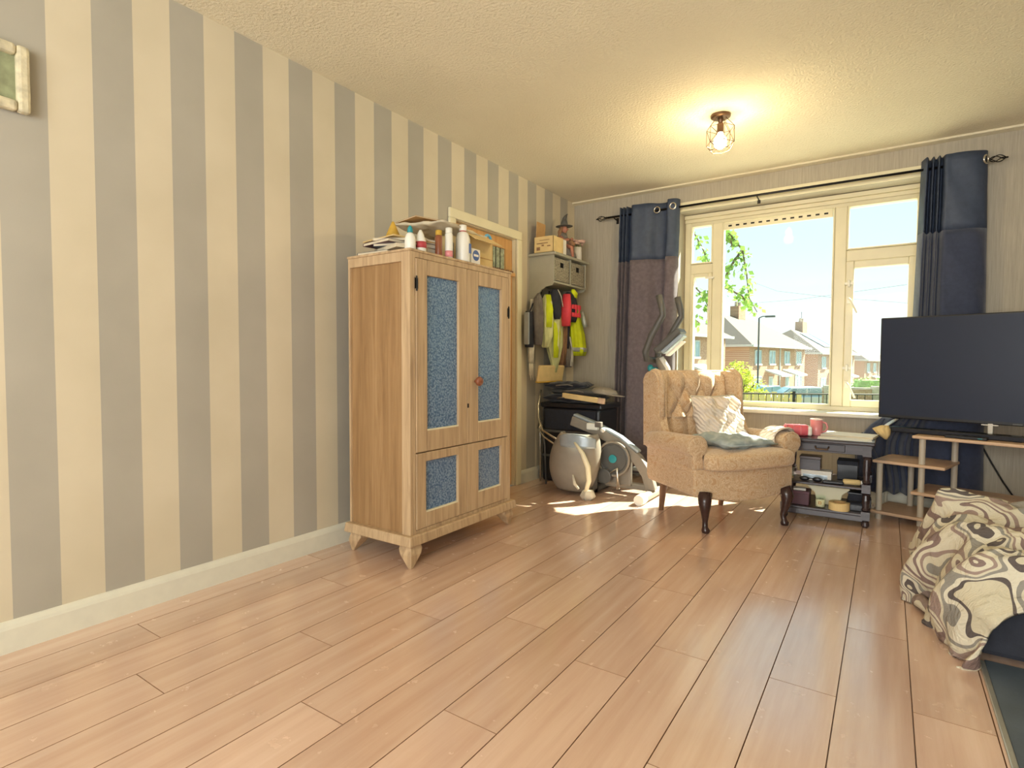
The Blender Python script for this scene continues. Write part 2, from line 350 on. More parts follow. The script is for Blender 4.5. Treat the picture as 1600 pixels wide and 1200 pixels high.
def thing(name, loc, label, cat, group=None, rz=0):
    o = bpy.data.objects.new(name, None); COL.objects.link(o); o.location = loc; o.rotation_euler = (0,0,rz); o.empty_display_size = .1
    return tag(o, label, cat, group)
class TB:   # world-coordinate builder for an unrotated thing
    def __init__(s, name, loc, label, cat, group=None):
        s.o = thing(name, loc, label, cat, group); s.loc = Vector(loc)
    def part(s, name, mb, m, parent=None, **k):
        return mb.build(name, m, parent or s.o, shift=s.loc, **k)
def struct(o, label=None): o['kind'] = 'structure'; return o if not label else tag(o, label)
def TR(loc, rx=0, ry=0, rz=0, sc=1):
    return Matrix.Translation(Vector(loc)) @ Matrix.Rotation(rz,4,'Z') @ Matrix.Rotation(ry,4,'Y') @ Matrix.Rotation(rx,4,'X') @ Matrix.Scale(sc,4)
# ================================================================== SETTING
floor = struct(MB().box((-.12,YB-.1,-.14),(XR+.1,D+.02,-.012)).build('floor', 'lam'))
PW = .18; PX0 = .138-PW; PL = 1.21
jo = {1:.9,2:.35,3:.75,4:1.2,5:1.55,6:.95,7:.5,8:1.15,9:1.585,10:1.823,11:2.48,12:1.835,13:2.35,14:1.875,15:1.3,16:.8,17:1.5,18:.6,19:1.1,20:.7,21:1.4}
pcache = {}
def plank(x0, x1, y0, y1):
    y0 = max(y0, YB); y1 = min(y1, D); x0 = max(x0, 0); x1 = min(x1, XR)
    if y1-y0 < .02 or x1-x0 < .01: return
    key = (round(x1-x0,3), round(y1-y0,3)); w_, l_ = x1-x0-.0024, y1-y0-.0018
    if key not in pcache:
        c = .0005; mb = MB()
        vs = [(0,0,-.012),(w_,0,-.012),(w_,l_,-.012),(0,l_,-.012),(0,0,-c),(w_,0,-c),(w_,l_,-c),(0,l_,-c),(c,c,0),(w_-c,c,0),(w_-c,l_-c,0),(c,l_-c,0)]
        fs = [(0,3,2,1)]+[(a,(a+1)%4,4+(a+1)%4,4+a) for a in range(4)]+[(4+a,4+(a+1)%4,8+(a+1)%4,8+a) for a in range(4)]+[(8,9,10,11)]
        mb.add(vs, fs); mb.mi = [1]*9+[0]; o = mb.build('plank', ['lam','joint'], floor); pcache[key] = o
    else:
        o = pcache[key].copy(); COL.objects.link(o)
    o.location = (x0+.0012, y0+.0009, 0)
for k in range(0, 22):
    x0 = PX0+k*PW; ys = jo.get(k, .5+.37*(k%3))
    y = ys-PL*5
    cuts = []
    while y < D+PL: cuts.append(y); y += PL
    if k == 9: cuts.append(2.305)
    cuts.sort()
    for a, b in zip(cuts, cuts[1:]): plank(x0, x0+PW, a, b)
T_ = .10
DY0, DY1, DZ = 2.868, 3.602, 1.905
wl = MB().box((-T_,YB,-.05),(0,DY0,H)).box((-T_,DY1,-.05),(0,D,H)).box((-T_,DY0,DZ),(0,DY1,H)); struct(wl.build('wall_left','stripe'))
WX0, WX1, WZ0, WZ1 = .955, 2.60, .585, 2.190
WT = .30
ww = MB().box((-.1,D,-.3),(WX0,D+WT,H+.1)).box((WX1,D,-.3),(XR+.1,D+WT,H+.1)).box((WX0,D,-.3),(WX1,D+WT,WZ0)).box((WX0,D,WZ1),(WX1,D+WT,H+.1))
struct(ww.build('wall_back','taupe'))
struct(MB().box((XR,YB,-.05),(XR+.1,D,H)).build('wall_right','taupe'))
RW = (.9,3.5,.35,2.3)
struct(MB().box((-.1,YB-.12,-.05),(RW[0],YB,H)).box((RW[1],YB-.12,-.05),(XR+.1,YB,H)).box((RW[0],YB-.12,-.05),(RW[1],YB,RW[2])).box((RW[0],YB-.12,RW[3]),(RW[1],YB,H)).build('wall_front','taupe'))
w2 = struct(MB().box((RW[0],YB-.09,RW[2]),(RW[0]+.06,YB-.03,RW[3])).box((RW[1]-.06,YB-.09,RW[2]),(RW[1],YB-.03,RW[3])).box((RW[0],YB-.09,RW[2]),(RW[1],YB-.03,RW[2]+.06)).box((RW[0],YB-.09,RW[3]-.06),(RW[1],YB-.03,RW[3])).box((2.17,YB-.09,RW[2]),(2.23,YB-.03,RW[3])).build('added_window_2','upvc'))  # unseen window, added to supply daylight from behind the camera
MB().box((RW[0]+.06,YB-.063,RW[2]+.06),(RW[1]-.06,YB-.057,RW[3]-.06)).build('pane','glass',w2)
struct(MB().box((-.1,YB-.1,H),(XR+.1,D+.02,H+.12)).build('ceiling','ceil'))
struct(MB().prism([(D,H),(D-.055,H),(D-.055,H-.012),(D,H-.016)],0,0,XR).build('trim_1','ceil'))
# skirting
def skirt(name, a, b, axis):
    pr = [(0,0),(.018,0),(.018,.078),(.014,.088),(.006,.1),(0,.103)]
    mb = MB()
    if axis == 'y': mb.prism(pr, 1, a, b)
    else: mb.prism([(D-p[0],p[1]) for p in pr], 0, a, b)
    return struct(mb.build(name,'white'))
skirt('baseboard_left', YB, 2.81, 'y'); skirt('baseboard_left', 3.665, D, 'y'); skirt('baseboard_back', .0, XR, 'x')
# door
dr = struct(MB().box((-.065,DY0+.004,.006),(-.03,DY1-.004,1.64)).box((-.065,DY0+.004,1.82),(-.03,DY1-.004,DZ-.006)).build('door_1','pine'))
for (a,b) in ((DY0+.004,DY0+.09),(DY1-.09,DY1-.004),(3.11,3.16),(3.30,3.345)):
    MB().box((-.065,a,1.64),(-.03,b,1.82)).build('lite_bar','pine',dr)
for a,b in ((2.958,3.11),(3.16,3.30),(3.345,3.512)):
    MB().box((-.052,a,1.64),(-.044,b,1.82)).build('leaded_pane','lead',dr)
    for yy in (a+(b-a)*.33, a+(b-a)*.66): MB().box((-.044,yy-.002,1.64),(-.04,yy+.002,1.82)).build('lead_strip','iron',dr)
sh = MB().box((-.03,2.9,1.615),(.018,3.57,1.64)).build('dentil_shelf','pine',dr)
for k in range(11): MB().box((-.03,2.93+k*.06,1.64),(.012,2.955+k*.06,1.655)).build('dentil','legback',sh)
for (a,b) in ((2.95,3.2),(3.27,3.52)): MB().box((-.03,a,.25),(-.018,b,1.5), ).build('door_panel','pine',dr,bevel=.006)
dh = MB().tube([(-.03,2.94,1.02),(.015,2.94,1.02),(.02,2.95,1.02),(.02,3.03,1.02)],.008).box((-.03,2.92,.95),(-.026,2.96,1.09)).build('door_handle','brass',dr,smooth=False)
cs = MB().box((0,2.803,0),(.02,2.868,1.905)).box((0,3.602,0),(.02,3.667,1.905)).box((0,2.803,1.905),(.02,3.667,1.97))
struct(cs.build('trim_2','cream',bevel=.006))
struct(MB().box((-.1,DY0-.0,0),(0,DY0+.003,DZ)).box((-.1,DY1-.003,0),(0,DY1,DZ)).box((-.1,DY0,DZ-.003),(0,DY1,DZ)).build('trim_3','cream'))
# window recess edge trim and sill
et = MB().box((WX0-.05,D-.014,WZ1),(WX1,D-.001,WZ1+.07)).box((WX1-.035,D-.014,WZ0+.03),(WX1,D-.001,WZ1))
struct(et.build('trim_4','upvc',bevel=.003))
struct(MB().box((WX0-.05,D-.06,WZ0),(WX1+.15,D-.001,WZ0+.03)).box((WX0+.001,D-.001,WZ0),(WX1-.001,4.745,WZ0+.03)).build('trim_5','white',bevel=.008))
# ---- window_1
win = MB(); y0, y1 = 4.745, 4.80
X = dict(a=WX0+.001, b=1.007, c=1.184, d=1.26, e=2.051, f=2.128, g=2.55, h=WX1-.001)
zb, zt = .616, 2.187
win.box((X['a'],y0,zb),(X['b'],y1,zt)).box((X['g'],y0,zb),(X['h'],y1,zt)).box((X['b'],y0,2.10),(X['g'],y1,zt)).box((X['b'],y0,zb),(X['g'],y1,.648))
win.box((X['a'],y0-.03,2.155),(X['h'],y0,zt)).box((X['a'],y0-.015,2.125),(X['h'],y0,2.155))
wf = struct(win.build('window_1','upvc',bevel=.004))
def wpart(n, a, b, m='upvc', bv=.006, par=None): return MB().box(a,b).build(n,m,par or wf,bevel=bv)
wpart('mullion',(X['c'],y0-.012,.648),(X['d'],y1,2.10)); wpart('mullion',(X['e'],y0-.012,.648),(X['f'],y1,2.10))
wpart('transom',(X['b'],y0-.008,1.70),(X['c'],y1,1.781)); wpart('transom',(X['f'],y0-.008,1.70),(X['g'],y1,1.782))
def sash(n, x0, x1, z0, z1, t):
    s_ = MB().box((x0,y0-.02,z0),(x0+t,y1-.01,z1)).box((x1-t,y0-.02,z0),(x1,y1-.01,z1)).box((x0+t,y0-.02,z0),(x1-t,y1-.01,z0+t)).box((x0+t,y0-.02,z1-t),(x1-t,y1-.01,z1)).build(n,'upvc',wf,bevel=.005)
    MB().box((x0+t,4.765,z0+t),(x1-t,4.769,z1-t)).build('pane','glass',s_); return s_
sash('top_light', X['b'], X['c']+.002, 1.782, 2.10, .012); sash('casement', X['b'], X['c'], .648, 1.70, .03)
sash('fixed_light', X['d'], X['e'], .648, 2.10, .012); sash('top_light', X['f'], X['g'], 1.782, 2.10, .012)
sb = sash('casement', X['f'], X['g'], .648, 1.70, .05)
vt = wpart('trickle_vent',(X['d']+.012,y0-.034,2.03),(X['e']-.012,y0-.018,2.086),'cream')
for k in range(13):
    xx = X['d']+.05+k*.056; wpart('slot',(xx,y0-.037,2.054),(xx+.026,y0-.0335,2.066),'iron',0,vt)
def whandle(x, z):
    o = MB().box((x-.028,y0-.035,z+.11),(x+.03,y0-.02,z+.13)).cbox((x,y0-.03,z+.12),(.016,.02,.05)).build('window_catch','handle',wf,bevel=.003)
    o = MB().cbox((x,y0-.03,z),(.022,.02,.05)).tube([(x,y0-.045,z+.012),(x+.012,y0-.05,z),(x+.055,y0-.052,z-.095)],[.009,.0085,.007]).build('window_handle','handle',wf,bevel=.002)
whandle(2.150,1.42); whandle(2.150,.81)
MB().cbox((1.17,y0-.03,1.66),(.07,.02,.016)).cbox((1.165,y0-.03,1.40),(.02,.02,.06)).tube([(1.165,y0-.045,1.40),(1.165,y0-.05,1.30)],.007).build('window_handle','handle',wf,bevel=.002)
# pipes under window
for x in (2.375,2.41): tag(MB().tube([(x,D-.03,0),(x,D-.03,.17)],.009).build('radiator_pipe','white'), kind='structure')
# ================================================================== CABINET
cb = TB('wooden_cabinet',(.35,2.29,0),'tall limed oak cabinet with four blue glass doors standing against striped wall','cabinet')
cx0, cx1, cy0, cy1, cz0, cz1 = .14, .565, 1.875, 2.705, .148, 1.476
car = MB().box((cx0,cy0+.012,cz0),(cx1-.02,cy0+.022,cz1)).box((cx0,cy1-.022,cz0),(cx1-.02,cy1-.012,cz1)).box((cx0,cy0+.02,cz0),(cx0+.01,cy1-.02,cz1)).box((cx0,cy0+.02,cz0),(cx1-.03,cy1-.02,cz0+.015))
cb.part('carcass', car, 'cabside')
for yy, n in ((cy0,'side_frame'),(cy1-.022,'side_frame')):
    cb.part(n, MB().box((cx0,yy,cz0),(cx0+.012,yy+.022,cz1)).box((cx1-.055,yy,cz0),(cx1,yy+.022,cz1)).box((cx0+.012,yy,cz1-.045),(cx1-.055,yy+.022,cz1)), 'cabwood', bevel=.002)
cb.part('top_board', MB().box((cx0-.004,cy0-.004,cz1),(cx1+.004,cy1+.004,cz1+.012)), 'cabwood', bevel=.003)
cb.part('face_frame', MB().box((cx1-.02,cy0+.022,cz0),(cx1,1.912,cz1)).box((cx1-.02,2.675,cz0),(cx1,cy1-.022,cz1)).box((cx1-.02,1.912,1.45),(cx1,2.675,cz1)).box((cx1-.02,1.912,cz0),(cx1,2.675,.165)), 'cabwood', bevel=.002)
for z in (.56,.90,1.20): cb.part('inner_shelf', MB().box((cx0+.01,cy0+.03,z-.008),(cx1-.045,cy1-.03,z+.008)), 'paperw')
def cdoor(y0,y1,z0,z1,gy0,gy1,gz0,gz1,hinge):
    x1 = cx1+.004; x0 = cx1-.018
    d = cb.part('door', MB().box((x0,y0,z0),(x1,gy0,z1)).box((x0,gy1,z0),(x1,y1,z1)).box((x0,gy0,z0),(x1,gy1,gz0)).box((x0,gy0,gz1),(x1,gy1,z1)), 'cabwood', bevel=.003)
    cb.part('glass_pane', MB().box((x0+.004,gy0-.004,gz0-.004),(x0+.008,gy1+.004,gz1+.004)), 'obsc', parent=d)
    cb.part('glazing_bead', MB().box((x0+.008,gy0,gz0),(x1-.004,gy1,gz0+.007)), 'cream', parent=d)
    for z in hinge: cb.part('hinge', MB().tube([(x1+.003,(y0 if y0<2.2 else y1),z-.035),(x1+.003,(y0 if y0<2.2 else y1),z+.035)],.004,6).cbox((x1+.001,(y0 if y0<2.2 else y1),z),(.003,.02,.05)), 'iron', parent=d)
    return d
cdoor(1.914,2.291,.535,1.448,1.989,2.225,.633,1.376,(1.33,))
d2 = cdoor(2.294,2.673,.535,1.448,2.39,2.604,.637,1.374,(1.25,))
cdoor(1.914,2.291,.167,.53,1.979,2.22,.238,.487,())
cdoor(2.294,2.673,.167,.53,2.394,2.606,.256,.487,())
cb.part('knob', MB().lathe([(.0,0),(.007,.0),(.007,.012),(.022,.02),(.026,.032),(.02,.042),(0,.046)],14,TR((cx1+.003,2.36,.862),ry=PI/2)), 'brownp', parent=d2, smooth=True)
cb.part('keyhole', MB().cbox((cx1+.005,2.30,.735),(.003,.01,.022)), 'iron', parent=d2)
cb.part('plinth', MB().box((cx0-.02,cy0-.025,.1),(cx1+.022,cy1+.04,cz0),tap=.006), 'cabwood', bevel=.006)
def splay(x, y, dx, dy):
    secs = []
    mb = MB(); n = 4
    rings = [(0,.034,.104),(.05,.04,.08),(.35,.036,.06),(1.0,.009,0)]
    vs = []
    for t, r, z in rings:
        for a,b in ((-1,-1),(1,-1),(1,1),(-1,1)): vs.append((x+dx*t*.045+a*r, y+dy*t*.045+b*r, z))
    fs = [(3,2,1,0),(12,13,14,15)]+[(i*4+k,i*4+(k+1)%4,(i+1)*4+(k+1)%4,(i+1)*4+k) for i in range(3) for k in range(4)]
    cb.part('foot', mb.add(vs,fs), 'cabwood', bevel=.004)
splay(cx1-.03,cy0+.03,.9,-.9); splay(cx1-.03,cy1-.03,.2,.9); splay(cx0+.05,cy0+.03,-.9,-.3); splay(cx0+.05,cy1-.03,-.9,.9)
ZC = cz1+.012
# ---- things on top of the cabinet
def lathe_thing(name, loc, parts, label, cat, group=None, rot=None):
    o = thing(name, loc, label, cat, group)
    if rot: o.rotation_euler = rot
    for n, prof, m in parts: MB().lathe(prof, 20).build(n, m, o, smooth=True)
    return o
def slab(name, x, y, z, w_, l_, t, rz, m, label, cat, group=None, ry=0, rx=0, edge='paperw'):
    o = thing(name,(x,y,z),label,cat,group,rz); o.rotation_euler = (rx,ry,rz)
    MB().box((-w_/2+.002,-l_/2+.002,.001),(w_/2-.002,l_/2-.002,t-.001)).build('pages',edge,o)
    MB().box((-w_/2,-l_/2,0),(w_/2,l_/2,.0012)).box((-w_/2,-l_/2,t-.0012),(w_/2,l_/2,t)).box((-w_/2,-l_/2,.0012),(-w_/2+.0015,l_/2,t-.0012)).build('cover',m,o)
    return o
g = 'magazines and papers piled on the cabinet'
pl = [('magazine',.30,1.965,.2,.16,.012,.05,'bluemag','dark folded magazine lying flat at the bottom left of cabinet top pile',0),
('magazine',.42,1.975,.2,.17,.018,-.3,'paper','white magazine with curled pages on the left of cabinet top pile',.0),
('magazine',.40,2.00,.22,.2,.012,.35,'bluemag','dark blue magazine third from bottom in the left cabinet top pile',.02),
('magazine',.36,1.99,.21,.24,.014,-.15,'redmag','maroon covered magazine in the left pile on the cabinet',.03),
('magazine',.38,2.01,.22,.22,.012,.5,'paper','cream magazine under the cardboard sheet in the left pile',.0)]
z = ZC
for n,x,y,w_,l_,t,rz,m,lab,ry in pl:
    slab(n,x,y,z,w_,l_,t,rz,m,lab,'magazine',g,edge='paper'); z += t
slab('cardboard_sheet',.36,2.04,z+.0,.26,.3,.006,-.15,'cardlt','pale cardboard sheet lying on top of the left magazine pile','cardboard',edge='cardlt'); z += .006
ztop = z
cn = thing('party_cone',(.33,2.0,ztop),'mustard yellow pointed paper cone standing on the magazine pile','cone')
MB().lathe([(.045,0),(.047,.004),(.012,.085),(.006,.1),(0,.102)],24).build('cone_body','yellow',cn,smooth=True)
MB().tube([(.047*math.cos(a),.047*math.sin(a),.004) for a in [2*PI*k/24 for k in range(24)]],.003,6,closed=True).build('rim','card',cn,smooth=True)
lathe_thing('squeeze_bottle',(.53,1.915,ZC),[('body',[(.024,0),(.026,.004),(.026,.05),(.018,.072),(.010,.08)],'wplast'),('nozzle_cap',[(.011,.08),(.014,.082),(.012,.1),(.004,.112),(0,.113)],'teal')],'small white squeeze bottle with a teal cap at cabinet corner','bottle')
lathe_thing('glue_bottle',(.53,1.985,ZC),[('body',[(.026,0),(.028,.004),(.027,.05),(.015,.085),(.006,.105),(0,.106)],'wplast'),('red_label',[(.0284,.018),(.0284,.048)],'red')],'white conical bottle with red label beside the teal capped one','bottle')
for k, (lab, m) in enumerate((('lowest grey paperback stacked between white red bottle and brown tube','bluemag'),('middle white paperback stacked between white red bottle and brown tube','paper'),('upper maroon paperback stacked between white red bottle and brown tube','redmag'),('topmost cream paperback stacked between white red bottle and brown tube','paper'))):
    slab('paperback',.43,2.10,ZC+k*.021,.13,.10,.02,.1-.12*k,m,lab,'book','paperbacks on the cabinet')
lathe_thing('tube_bottle',(.53,2.115,ZC),[('body',[(.017,0),(.018,.004),(.018,.10),(.014,.104)],'brownp'),('cap',[(.015,.104),(.016,.106),(.016,.128),(0,.13)],'yellow')],'brown tube bottle with mustard cap left of the spray can','bottle')
lathe_thing('spray_can',(.545,2.175,ZC),[('body',[(.019,0),(.02,.003),(.02,.118),(.016,.124)],'wplast'),('pink_band',[(.0204,.004),(.0204,.035)],'pink'),('cap',[(.017,.124),(.018,.126),(.017,.15),(0,.152)],'wplast')],'slim white spray can with pink lower band on cabinet','can')
lathe_thing('dark_bottle',(.50,2.235,ZC),[('body',[(.018,0),(.02,.004),(.02,.09),(.012,.11)],'liquid'),('cap',[(.013,.11),(.014,.112),(.014,.145),(0,.147)],'greyc')],'dark green bottle half hidden behind the large white bottle','bottle')
lathe_thing('lotion_bottle',(.53,2.305,ZC),[('body',[(.036,0),(.038,.005),(.038,.12),(.03,.148),(.017,.158)],'wplast'),('collar',[(.018,.157),(.018,.162)],'red'),('cap',[(.019,.162),(.02,.164),(.0195,.192),(0,.193)],'wplast'),],'large white lotion bottle with white cap on cabinet edge','bottle')
MB().box((.0,.0,.0),(.0012,.018,.05),TR((.0378,.004,.045))).build('blue_label','blue',[o_ for o_ in COL.objects if o_.name=='lotion_bottle'][0])
tb = thing('small_tub',(.53,2.385,ZC),'small white carton with blue round print beside the large bottle','carton')
MB().cbox((0,0,.04),(.05,.075,.08)).build('carton','paperw',tb,bevel=.002)
MB().lathe([(.0,0),(.028,0),(.028,.001),(0,.001)],24,TR((.0252,0,.045),ry=PI/2)).build('round_print','blue',tb)
MB().cbox((.0262,0,.045),(.001,.04,.012)).build('print_band','paperw',tb)
bx = TB('cardboard_box',(.40,2.49,ZC),'tall open cardboard box at the right end of cabinet top','box')
bx.part('box_body', MB().box((.28,2.36,ZC),(.50,2.615,ZC+.003)).box((.28,2.36,ZC),(.284,2.615,ZC+.17)).box((.496,2.36,ZC),(.50,2.615,ZC+.17)).box((.28,2.36,ZC),(.50,2.364,ZC+.17)).box((.28,2.611,ZC),(.50,2.615,ZC+.17)), 'cardlt')
bx.part('side_flap', MB().box((0,-.004,0),(.08,.24,.004),TR((.50,2.368,ZC+.17),ry=.55)), 'cardlt')
bx.part('tape_seam', MB().box((.5001,2.36,ZC+.055),(.5012,2.615,ZC+.06)), 'card')
env = thing('padded_envelope',(.36,2.32,ZC+.185),'crumpled cream envelope sheet resting across box and paperbacks','envelope',rz=.1)
env.rotation_euler = (-.02,.05,.12)
MB().pillow(.34,.42,.03,wr=.02,seed=3).build('envelope_body','paper',env,smooth=True,weld=True)
slab('letter',.33,2.27,ZC+.215,.2,.3,.006,-.25,'card','brown letter on top of the crumpled cream envelope','letter',edge='paper')
tp = thing('tape_dispenser',(.475,2.60,ZC+.175),'clear and light blue tape dispenser perched on the cardboard box','tape')
MB().tube([(0,.028*math.cos(a),.028*math.sin(a)) for a in [2*PI*k/20 for k in range(20)]],.008,8,closed=True).build('tape_ring','ltblue',tp,smooth=True)
MB().box((-.012,-.085,-.018),(.012,-.02,.016)).build('dispenser_body','paper',tp,bevel=.006)
# ================================================================== WALL SHELF
ws = TB('coat_shelf',(.12,4.06,1.46),'grey green wall shelf with two basket cubbies and coat hooks','shelf')
sy0, sy1, sd = 3.80, 4.36, .225
prof = [(0,1.80),(sd,1.80),(sd,1.585)]+[(sd-.02-.13*math.sin(t*PI/2)*1.0, 1.585-.02-.10*(1-math.cos(t*PI/2))) for t in (0,.25,.5,.75,1)]+[(.04,1.45),(0,1.45)]
for y in (sy0, sy1-.016): ws.part('side_panel', MB().prism(prof,1,y,y+.016), 'shelfp', bevel=.002)
ws.part('top_board', MB().box((0,sy0-.02,1.80),(sd+.022,sy1+.02,1.822)), 'shelfp', bevel=.006)
ws.part('base_board', MB().box((0,sy0+.016,1.585),(sd,sy1-.016,1.60)), 'shelfp')
ws.part('divider', MB().box((0,4.073,1.60),(sd,4.087,1.80)), 'shelfp')
ws.part('back_panel', MB().box((0.001,sy0+.016,1.45),(.012,sy1-.016,1.80)), 'shelfp')
for k, y in enumerate((3.87,3.99,4.11,4.25)):
    ws.part('coat_hook', MB().tube([(.012,y,1.50),(.05,y,1.495),(.07,y,1.51),(.075,y,1.535)],.005,8).ball((.075,y,1.54),.008), 'iron', smooth=True)
def basket(y0, lab):
    o = TB('storage_basket',(.12,y0+.12,1.6),lab,'basket','seagrass baskets in the shelf cubbies')
    a, b = y0+.006, y0+.248; z0, z1 = 1.6005, 1.785; x0, x1 = .02, sd-.006
    o.part('basket_body', MB().box((x0,a,z0),(x1,b,z0+.006)).box((x0,a,z0),(x0+.006,b,z1)).box((x0,a,z0),(x1,a+.006,z1)).box((x0,b-.006,z0),(x1,b,z1)).box((x1-.007,a,z0),(x1,b,z0+.115)).box((x1-.007,a,z0+.155),(x1,b,z1)).box((x1-.007,a,z0+.115),(x1,a+.09,z0+.155)).box((x1-.007,b-.09,z0+.115),(x1,b,z0+.155)), 'weave')
    o.part('hand_hole_rim', MB().box((x1-.012,a+.088,z0+.112),(x1-.008,b-.088,z0+.158)), 'iron')
basket(3.818,'left seagrass basket in the wall shelf, nearer the door'); basket(4.089,'right seagrass basket in the wall shelf, nearer the window wall')
ZS = 1.822
b1 = TB('open_carton',(.14,3.86,ZS),'open yellowish cardboard carton with raised flap on wall shelf','box')
b1.part('box_body', MB().box((.05,3.79,ZS),(.225,3.95,ZS+.004)).box((.05,3.79,ZS),(.053,3.95,ZS+.125)).box((.222,3.79,ZS),(.225,3.95,ZS+.125)).box((.05,3.79,ZS),(.225,3.793,ZS+.125)).box((.05,3.947,ZS),(.225,3.95,ZS+.125)), 'cardlt')
b1.part('raised_flap', MB().box((0,-.06,0),(.003,.072,.13),TR((.055,3.87,ZS+.125),ry=.05)), 'card')
for (x,z,w_,h_) in ((.075,.02,.03,.025),(.12,.05,.02,.012),(.17,.045,.03,.008),(.075,.07,.1,.006),(.1,.095,.09,.004)):
    b1.part('printed_mark', MB().box((x,3.7885,ZS+z),(x+w_,3.7899,ZS+z+h_)), 'brownc')
b2 = TB('white_carton',(.16,4.0,ZS),'narrow white carton with dark square print beside the open carton','box')
b2.part('box_body', MB().box((.09,3.96,ZS),(.215,4.02,ZS+.125)), 'paperw', bevel=.001)
b2.part('dark_print', MB().box((.12,3.9588,ZS+.04),(.16,3.9599,ZS+.09)), 'greydark')
wi = thing('witch_figurine',(.15,4.10,ZS),'witch figurine in pointed grey hat seated in brown robes','figurine')
MB().loft([(.02,0,0,.07,.075),(.02,0,.03,.062,.065),(.0,0,.08,.05,.055),(-.01,0,.13,.045,.05),(-.015,-.005,.17,.04,.045),(-.01,0,.2,.02,.025)],24,fold=6,amp=.08).build('robe','greyc',wi,smooth=True)
MB().tube([(-.01,-.04,.16),(.02,-.045,.13),(.05,-.02,.14)],[.018,.014,.011]).tube([(-.01,.04,.16),(.03,.05,.14),(.055,.02,.15)],[.018,.014,.011]).tube([(.03,-.02,.09),(.075,-.025,.07),(.08,-.025,.0)],[.018,.014,.012]).build('arms_and_leg','skin',wi,smooth=True)
hd = MB().ball((.0,0,.225),(.026,.025,.03)).ball((.027,0,.222),(.009,.006,.006)).tube([(.024,-.011,.229),(.0255,-.011,.23)],.003,6).tube([(.024,.011,.229),(.0255,.011,.23)],.003,6).build('head','skin',wi,smooth=True)
MB().tube([(-.01,-.02,.24),(-.02,-.035,.2),(-.02,-.045,.16)],[.014,.016,.008]).tube([(-.01,.02,.24),(-.02,.035,.2),(-.02,.045,.16)],[.014,.016,.008]).build('hair','brownc',hd,smooth=True)
MB().lathe([(.062,.248),(.064,.25),(.03,.256),(.026,.275),(.017,.305)],24).tube([(0,0,.3),(.0,.02,.33),(.0,.045,.352),(.0,.06,.358)],[.018,.012,.006,.002]).build('pointed_hat','greydark',wi,smooth=True)
MB().tube([(.045,.0,.13),(.06,.02,.1),(.05,.05,.12)],[.02,.022,.01]).build('bundle_in_arms','brownc',wi,smooth=True)
wi.scale = (1.15,1.0,1.05)
va = thing('flower_vase',(.175,4.295,ZS),'white cylindrical vase holding pale pink flowers on wall shelf','vase')
MB().lathe([(.033,0),(.036,.003),(.034,.12),(.031,.12),(.031,.02),(0,.02)],22).build('vase_body','paperw',va,smooth=True)
for k in range(7):
    a = k*.9; x = .03*math.cos(a); y = .035*math.sin(a)+.012; z = .165+.015*math.sin(k*2.1)
    MB().tube([(x*.3,y*.3,.06),(x*.8,y*.8,z-.01)],.002,5).build('stem','leafg',va)
    f_ = MB()
    for j in range(6): b = j*PI/3; f_.ball((x+.016*math.cos(b),y+.018*math.sin(b),z),(.018,.018,.011),n=10)
    f_.build('flower_head','flower',va,smooth=True)
# ---- garments on the hooks
def garment(name, loc, secs, m, label, cat, fold=5, amp=.18, group='coats and bags hanging under the wall shelf', ph=0, n=48):
    o = thing(name, loc, label, cat, group)
    MB().loft(secs, n, fold=fold, amp=amp, ph=ph).build('body', m, o, smooth=True)
    return o
o = garment('grey_coat',(.085,3.80,1.5),[(0,0,-.40,.03,.05),(0,-.01,-.30,.045,.06),(0,-.01,-.15,.045,.055),(0,0,-.03,.03,.035),(0,.01,.01,.01,.012)],'greyc','grey brown coat hanging leftmost under the wall shelf','coat',ph=1)
MB().tube([(.01,-.05,-.04),(.02,-.065,-.2),(.025,-.06,-.36)],[.02,.022,.018]).build('sleeve','greyc',o,smooth=True)
o = garment('dark_folder_bag',(.06,3.71,1.22),[(0,0,-.14,.025,.045),(0,0,-.1,.03,.055),(0,0,.1,.03,.055),(0,0,.14,.02,.045)],'charcoal','dark grey flat bag hanging beside the door frame','bag',fold=0)
MB().box((-.012,-.062,-.12),(.034,-.048,.13)).build('pale_blue_edge','bluegrey',o,bevel=.006)
MB().tube([(0,0,.13),(.0,.06,.22),(.0,.10,.275)],.005,6).build('strap','charcoal',o,smooth=True)
o = thing('pale_scarf',(.05,3.755,1.46),'pale cream knitted scarf with tassels hanging down beside the door','scarf','coats and bags hanging under the wall shelf')
MB().loft([(0,0,-.5,.014,.03),(0,.0,-.38,.02,.035),(0,.005,-.2,.018,.03),(0,.01,0,.012,.02)],30,fold=4,amp=.2).build('scarf_cloth','palec',o,smooth=True)
for k in range(6): MB().tube([(0,-.025+k*.01,-.5),(.004,-.027+k*.011,-.6-.02*(k%3))],[.004,.003],6).build('tassel','palec',o,smooth=True)
o = garment('lime_jacket',(.13,3.855,1.5),[(0,-.01,-.42,.02,.03),(0,0,-.33,.045,.055),(0,0,-.2,.05,.06),(0,0,-.06,.04,.045),(0,.0,.0,.015,.02)],'hivispale','pale lime jacket hanging left of the black bag','jacket',ph=.5)
MB().loft([(.02,-.015,-.26,.03,.035),(.02,-.01,-.12,.035,.04),(.01,0,0,.02,.025)],30,fold=4,amp=.15).build('bright_sleeve','hivis',o,smooth=True)
o = garment('long_lime_coat',(.12,3.985,1.5),[(0,.03,-.62,.012,.015),(0,.025,-.52,.03,.05),(0,.01,-.4,.05,.085),(0,0,-.2,.06,.085),(0,-.02,-.06,.05,.06),(0,-.02,.0,.02,.02)],'hivispale','long pale lime coat tapering to a point under the shelf','coat',ph=2.2)
